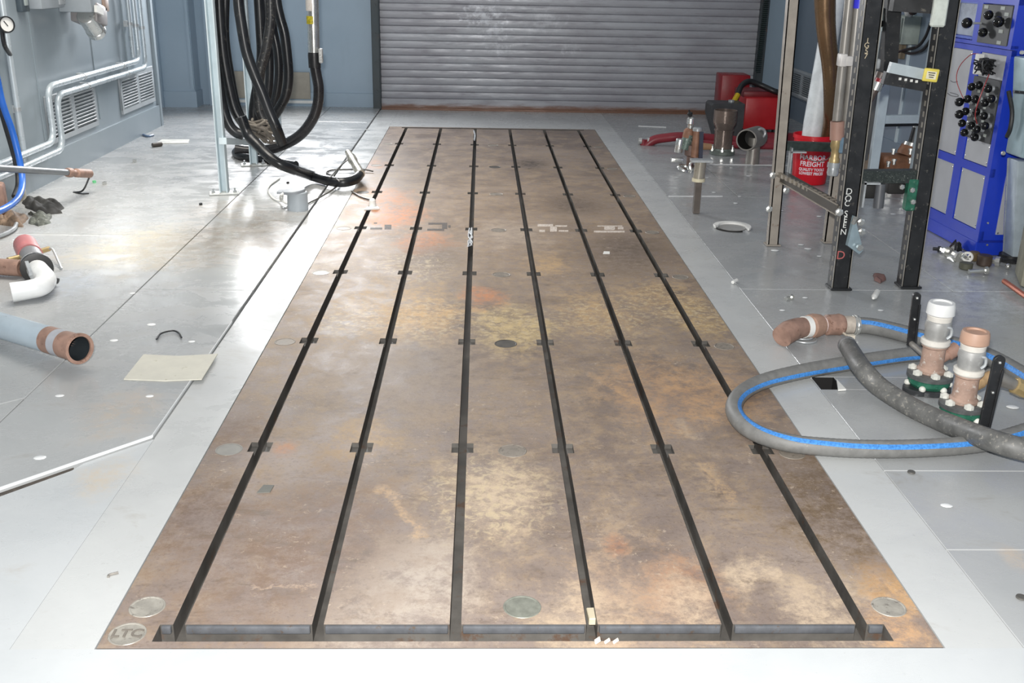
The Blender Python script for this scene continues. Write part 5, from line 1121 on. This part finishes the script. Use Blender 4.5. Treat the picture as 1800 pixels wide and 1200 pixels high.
mm = MB(); mm.lathe(gp(1535, 524, .02), gp(1550, 502, .02)-gp(1535, 524, .02), [(0, .006), (.02, .013), (.03, .015), (.12, .015), (.125, .006)], 12); solo('marker_tube', mm, WHITE, 'small white capped tube on the floor between the black posts', 'tube')
lumpthing('rag', [(1534, 484), (1552, 483), (1556, 492), (1548, 498), (1538, 493)], .02, mat('maroon_cloth', (116, 88, 84), .8), 'small maroon rag beside the white capped tube', 'rag', .3, zr)
mm = MB(); mm.lathe(gp(1288, 496, .012), gp(1299, 490, .012)-gp(1288, 496, .012), [(0, .009), (.05, .009)], 10); solo('stub', mm, WHITE, 'tiny white stub lying on the seam right of the bed plate', 'stub')
bolt(gp(1382, 525, .012), gp(1392, 522, .012), .01, CHROME, 'small bright bolt on the floor right of the white stub', 1.6)
p = gp(1602, 830, zr); mm = MB(); mm.lathe((p.x, p.y, zr), (0, 0, 1), [(0, .013), (.004, .012), (.004, .006)], 14); solo('washer', mm, mat('dark_washer', (84, 82, 78), .5), 'small dark washer on the pale floor below the hose loop', 'washer')
p = gp(1795, 1050, zr); mm = MB(); mm.lathe((p.x, p.y, zr), (0, 0, 1), [(0, .014), (.004, .013), (.004, .006)], 14); solo('washer', mm, mat('dark_washer', (84, 82, 78)), 'dark washer at the right edge of the near floor', 'washer')
mm = MB(); mm.tube([gp(208, 1006, .005), gp(193, 1010, .004), (gp(190, 1014, .003))], .004, 6, 4); solo('chip', mm, STEEL, 'curled metal chip on the near left white floor', 'chip')
# offcut wedge under the loop by the square opening
mm = MB(); mm.prism([gp(1470, 668, zr), gp(1487, 686, zr), gp(1473, 687, zr)], zr, zr+.006); solo('wedge', mm, WHITE, 'small white wedge beside the square floor opening', 'wedge')
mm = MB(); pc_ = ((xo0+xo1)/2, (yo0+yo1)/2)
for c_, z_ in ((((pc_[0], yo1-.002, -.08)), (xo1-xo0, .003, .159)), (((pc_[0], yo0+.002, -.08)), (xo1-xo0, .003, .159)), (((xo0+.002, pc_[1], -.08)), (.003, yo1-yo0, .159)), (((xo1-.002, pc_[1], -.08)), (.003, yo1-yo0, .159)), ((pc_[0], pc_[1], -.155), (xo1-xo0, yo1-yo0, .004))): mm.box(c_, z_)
struct('pit_shade', mm, mat('pit_black', (14, 13, 13), .8), floor)  # black sheets added to imitate the shade inside the opening
mm = MB(); p = V(((xo0+xo1)/2+.012, (yo0+yo1)/2, -.1)); mm.cyl(p+V((0, .02, -.06)), p+V((0, .02, .05)), .034, seg=16); solo('pit_fitting', mm, mat('maroon_iron', (120, 62, 62), .5), 'dull red fitting down in the square floor opening', 'fitting')
# ------------------------------------------------------------------ FOREGROUND HOSES AND VALVES
HG = mat('grey_hose_rubber', (114, 114, 112), .55, 0, .12, 30, .1, (140, 136, 128)); HC = mat('scuffed_grey_hose', (96, 96, 94), .5, 0, .22, 26, .28, (150, 146, 138))
STR = mat('blue_stripe', (66, 130, 200), .45, 0, .3, 120)
def ribbed(pts, r, seg, sub, mb):
    Q = cr_spline(pts, sub); mb.tube(Q, [r+.0008*(i % 2) for i in range(len(Q))], seg, 1, (0, 0, 1))
rA = .037
PA = [gp(x, y, zr+rA) for x, y in ((1497, 571), (1530, 573), (1565, 580), (1620, 594), (1690, 610), (1745, 631), (1800, 662), (1860, 700))]
t = thing('striped_hose', 'grey blue-striped hose with a rusty camlock end running behind the two valves', 'hose', PA[0]-V((0, 0, rA)), 'blue striped hoses')
mm = MB(); ribbed(PA, rA, 18, 14, mm); part('hose_body', mm, HG, t)
mm = MB(); mm.stripe(PA, rA, [46, 50, 56, 60], .27, 14); part('stripe', mm, STR, t, 'blue stripe')
F = [gp(1374, 592, .05), gp(1386, 583, .062), gp(1402, 577, .06), gp(1425, 573, .055)]
mm = MB(); mm.tube(F, [.047, .05, .047, .042], 20, 6); part('elbow', mm, RUST, t)
mm = MB(); a, b = gp(1412, 575, .057), gp(1421, 574, .056); mm.cyl(a, b, .049, .049, 22); part('white_band', mm, WHITE, t, 'white band')
a, b = gp(1421, 574, .056), gp(1440, 571, .05); mm = MB(); L = (b-a).length; mm.lathe(a, b-a, [(0, .04), (.006, .052), (L*.45, .056), (L-.004, .05), (L, .04)], 22); part('union_nut', mm, mat('tan_rust', (166, 134, 116), .55, 0, .2, 16), t)
a, b = gp(1440, 571, .048), gp(1452, 571, .046); mm = MB(); mm.cyl(a, b, .036, .036, 20); part('pale_neck', mm, mat('pink_white', (216, 200, 196), .5), t)
a, b = gp(1450, 571, .048), gp(1480, 570, .045); mm = MB(); L = (b-a).length; mm.lathe(a, b-a, [(0, .036), (.008, .047), (L*.7, .048), (L*.8, .05), (L, .044)], 22); part('camlock_body', mm, RUST, t)
a, b = gp(1479, 570, .043), gp(1499, 571, .041); mm = MB(); mm.cyl(a, b, .041, .041, 20); part('ferrule', mm, mat('dusty_ferrule', (182, 172, 160), .5, .1, .15, 30), t)
a, b = gp(1499, 571, .041), gp(1508, 571, .041); mm = MB(); mm.cyl(a, b, .043, .043, 22); mm.torus((a+b)/2, b-a, .044, .004, 24); part('hose_clamp', mm, CHROME, t)
mm = MB(); mm.torus(gp(1413, 595, .006), (0, 0, 1), .055, .004, 26); mm.torus(gp(1410, 592, .012), (0, 0.1, 1), .045, .004, 26); part('ring_seal', mm, GALV, t)
mm = MB(); mm.tube([gp(1480, 583, .02), gp(1489, 590, .02), gp(1498, 598, .02), gp(1503, 606, .02)], .005, 6, 4); mm.box(gp(1495, 592, .02), (.035, .02, .02)); part('pin', mm, mat('cream_pin', (214, 206, 190), .5), t)
# loop hose
rB = .031
PB = [gp(x, y, zr+rB) for x, y in ((1618, 622), (1590, 624), (1540, 631), (1470, 642), (1400, 655), (1340, 671), (1304, 691), (1290, 716), (1302, 742), (1336, 764), (1390, 779), (1460, 786), (1530, 789), (1610, 788), (1690, 783), (1750, 774), (1805, 758), (1860, 738))]
t = thing('striped_hose', 'grey blue-striped hose lying in a wide loop over the bed plate edge', 'hose', PB[7]-V((0, 0, rB+zr)), 'blue striped hoses')
mm = MB(); ribbed(PB, rB, 18, 14, mm); part('hose_body', mm, HG, t)
mm = MB(); mm.stripe(PB, rB, [-98, -96, -95, -92, -84, -72, -45, -15, 15, 36, 46, 52, 54, 56, 56, 55], .27, 14); part('stripe', mm, STR, t, 'blue stripe')
rC = .037
PC = [gp(1489, 606, .045), gp(1497, 619, .062), gp(1510, 640, .108), gp(1528, 662, .1), gp(1552, 684, .06), gp(1600, 714, zr+rC), gp(1650, 738, zr+rC), gp(1700, 758, .07), gp(1750, 776, .106), gp(1800, 790, .106), gp(1870, 806, .08)]
t = thing('suction_hose', 'scuffed dark grey hose without stripe crossing over the looped hose', 'hose', V((PC[5].x, PC[5].y, zr)))
mm = MB(); ribbed(PC, rC, 18, 14, mm); part('hose_body', mm, HC, t)
a = PC[0]; d = (PC[0]-PC[1]).normalized(); mm = MB(); mm.lathe(a-d*.03, d, [(0, rC+.001), (.03, rC+.002), (.045, rC-.004), (.052, .02)], 20); part('end_cap', mm, mat('grey_cap2', (128, 130, 132), .4), t)
# two standpipe valves
def standpipe(c, label, cap_m, coup_m, body_m, s=1.0, handle=None, stem_to=None, outlet=None):
    t = thing('standpipe_valve', label, 'valve', V((c.x, c.y, zr)), 'standpipe valves')
    def lt(nm, prof, m_, z_, lab=None, seg=28):
        mm = MB(); mm.lathe((c.x, c.y, zr+z_*s), (0, 0, 1), [(a_*s, b_*s) for a_, b_ in prof], seg); return part(nm, mm, m_, t, lab)
    lf = lt('lower_flange', [(0, .085), (.016, .085), (.02, .08)], mat('black_flange', (56, 58, 60), .4, .2, .2, 20), 0)
    lt('green_flange', [(0, .07), (.012, .078), (.028, .078), (.034, .07)], GREEN, .02, 'green painted flange')
    uf = lt('upper_flange', [(0, .085), (.014, .085), (.02, .074), (.02, .05)], mat('grey_flange', (96, 98, 98), .4, .3, .25, 20), .054)
    for k in range(6):
        a_ = k*math.pi/3+.4; p = V((c.x+.066*s*math.cos(a_), c.y+.066*s*math.sin(a_), zr+.072*s)); mm = MB(); mm.lathe(p, (0, 0, 1), [(0, .018*s), (.012, .018*s), (.016, .01*s), (.02, .004)], 8); part('bolt', mm, mat('white_painted_bolt', (214, 214, 206), .45), uf)
        p2 = V((c.x+.078*s*math.cos(a_+.5), c.y+.078*s*math.sin(a_+.5), zr+.025*s)); mm = MB(); mm.ball(p2, .013*s); part('bolt', mm, mat('white_painted_bolt', (214, 214, 206)), lf)
    lt('body', [(0, .05), (.012, .052), (.02, .044), (.1, .042), (.105, .048), (.115, .048)], body_m, .074)
    lt('ring', [(0, .05), (.006, .054), (.02, .054), (.024, .048)], mat('white_ring', (214, 210, 202), .45), .186, 'white ring')
    lt('coupling', [(0, .042), (.01, .044), (.04, .046), (.05, .049), (.072, .046), (.076, .042)], coup_m, .208)
    mm = MB(); y_ = c.y-.046*s
    mm.tube([V((c.x+.012*s, y_, zr+.27*s)), V((c.x+.028*s, y_-.004, zr+.265*s)), V((c.x+.03*s, y_-.004, zr+.24*s)), V((c.x+.018*s, y_-.002, zr+.225*s))], .006*s, 8, 4); part('cam_arm', mm, GALV, t)
    lt('collar', [(0, .044), (.018, .046), (.022, .042)], mat('white_ring', (214, 210, 202)), .284)
    lt('cap', [(0, .043), (.006, .052), (.04, .05), (.05, .046), (.05, .036), (.044, .034)], cap_m, .304)
    if handle:
        a_, b_, w_ = handle; mm = MB(); dr = (b_-a_).normalized()
        mm.bar(a_, b_, w_, .012, (0, -1, 0)); mm.cyl(b_+V((0, .007, 0)), b_+V((0, -.007, 0)), w_/2, seg=18); mm.bar(a_+V((w_*.35, -.004, 0)), b_-dr*.03+V((w_*.4, -.004, 0)), .008, .02, (0, -1, 0)); mm.bevel(.0015, 1); h_ = part('handle', mm, BLACK, t, 'black lever handle')
        for q_ in (b_+V((0, -.009, -.004)), a_.lerp(b_, .55)+V((0, -.008, 0))):
            mm = MB(); mm.ball(q_, .006); part('rivet', mm, CHROME, h_)
        if stem_to is not None:
            mm = MB(); mm.cyl(stem_to, a_+dr*.01, .012, seg=12); part('valve_stem', mm, STEEL, t)
    return t
c1 = gp(1630, 684, zr); c2 = gp(1687, 737, zr)
COUP = mat('cast_alloy', (176, 176, 174), .4, .4, .12, 18); RP2 = mat('rust_pipe', (164, 138, 124), .55, .05, .2, 20, .22, (204, 196, 188))
hb = ay(1601, 607, c1.y+.16); ht = ay(1611, 521, c1.y+.16)
v1 = standpipe(c1, 'standpipe valve with a white cap, the farther of the pair', mat('white_cap', (216, 217, 216), .45, 0, .04), COUP, RP2, 1.02, (hb, ht, .034), V((c1.x, c1.y, .12)))
hb2 = gp(1729, 752, zr+.01); hb2 = V((hb2.x, hb2.y, zr+.006)); ht2 = ay(1756, 634, hb2.y+.02)
v2 = standpipe(c2, 'standpipe valve with a rusty orange cap, the nearer of the pair', mat('orange_cap', (180, 146, 126), .55, 0, .12), COUP, RP2, .98, (hb2, ht2, .042))
mm = MB(); lw = V((c1.x-.05, c1.y-.02, zr)); mm.lathe(lw, (0, 0, 1), [(0, .055), (.016, .055), (.02, .05)], 26); part('foot_disc', mm, mat('black_flange', (56, 58, 60)), v1)
# side outlets
a = V((c2.x+.03, c2.y, zr+.135)); b = ay(1742, 660, c2.y+.02); c = ay(1782, 676, c2.y+.04); e = ay(1830, 700, c2.y+.04)
mm = MB(); d = b-a; mm.lathe(a, d, [(0, .022), (.03, .024), (.032, .02), (d.length, .02)], 16); part('side_nipple', mm, mat('tan_brass', (178, 148, 110), .45, .3, .15, 30), v2)
mm = MB(); mm.tube([b-d.normalized()*.01, b.lerp(c, .3), c], [.03, .028, .022], 16, 3); part('side_pipe', mm, STEEL, v2)
mm = MB(); d = e-c; mm.lathe(c, d, [(0, .026), (.004, .032), (.05, .032), (.054, .026), (d.length, .026)], 8); part('brass_nut', mm, BRASS, v2, 'brass nut')
a = V((c1.x+.03, c1.y, zr+.13)); b = ay(1682, 612, c1.y+.02); mm = MB(); d = b-a; mm.lathe(a, d, [(0, .022), (.03, .022), (.035, .028), (d.length, .028)], 16); part('side_nipple', mm, RUST, v1)

# ------------------------------------------------------------------ LIGHT
wd = bpy.data.worlds.new('world'); SC.world = wd; wd.use_nodes = True
bg = wd.node_tree.nodes['Background']; bg.inputs[0].default_value = (.96, .975, 1.0, 1); bg.inputs[1].default_value = .40
def area(name, loc, aim, sx, sy, e, col, spread=180):
    l = bpy.data.lights.new(name, 'AREA'); l.shape = 'RECTANGLE'; l.size = sx; l.size_y = sy; l.energy = e; l.color = col; l.spread = math.radians(spread)
    o = bpy.data.objects.new(name, l); COL.objects.link(o); o.location = loc
    o.rotation_euler = (V(aim)-V(loc)).to_track_quat('-Z', 'Y').to_euler(); return o
area('camera_flash', (-.06, -.03, 1.72), (.05, 5.5, .3), .10, .06, 245, (1, .985, .96))
area('window_light', (-2.1, 11.5, 2.0), (-1.3, 5.0, 0), 1.2, 1.1, 118, (.97, .98, 1), 130)
area('ceiling_lamp', (-1.9, 6.4, 3.6), (-1.9, 6.4, 0), 2.2, 2.0, 66, (1, .94, .85), 95)
vs = SC.view_settings; vs.view_transform = 'Standard'; vs.look = 'None'; vs.exposure = 0; vs.gamma = 1; vs.use_curve_mapping = False
SC.display_settings.display_device = 'sRGB'
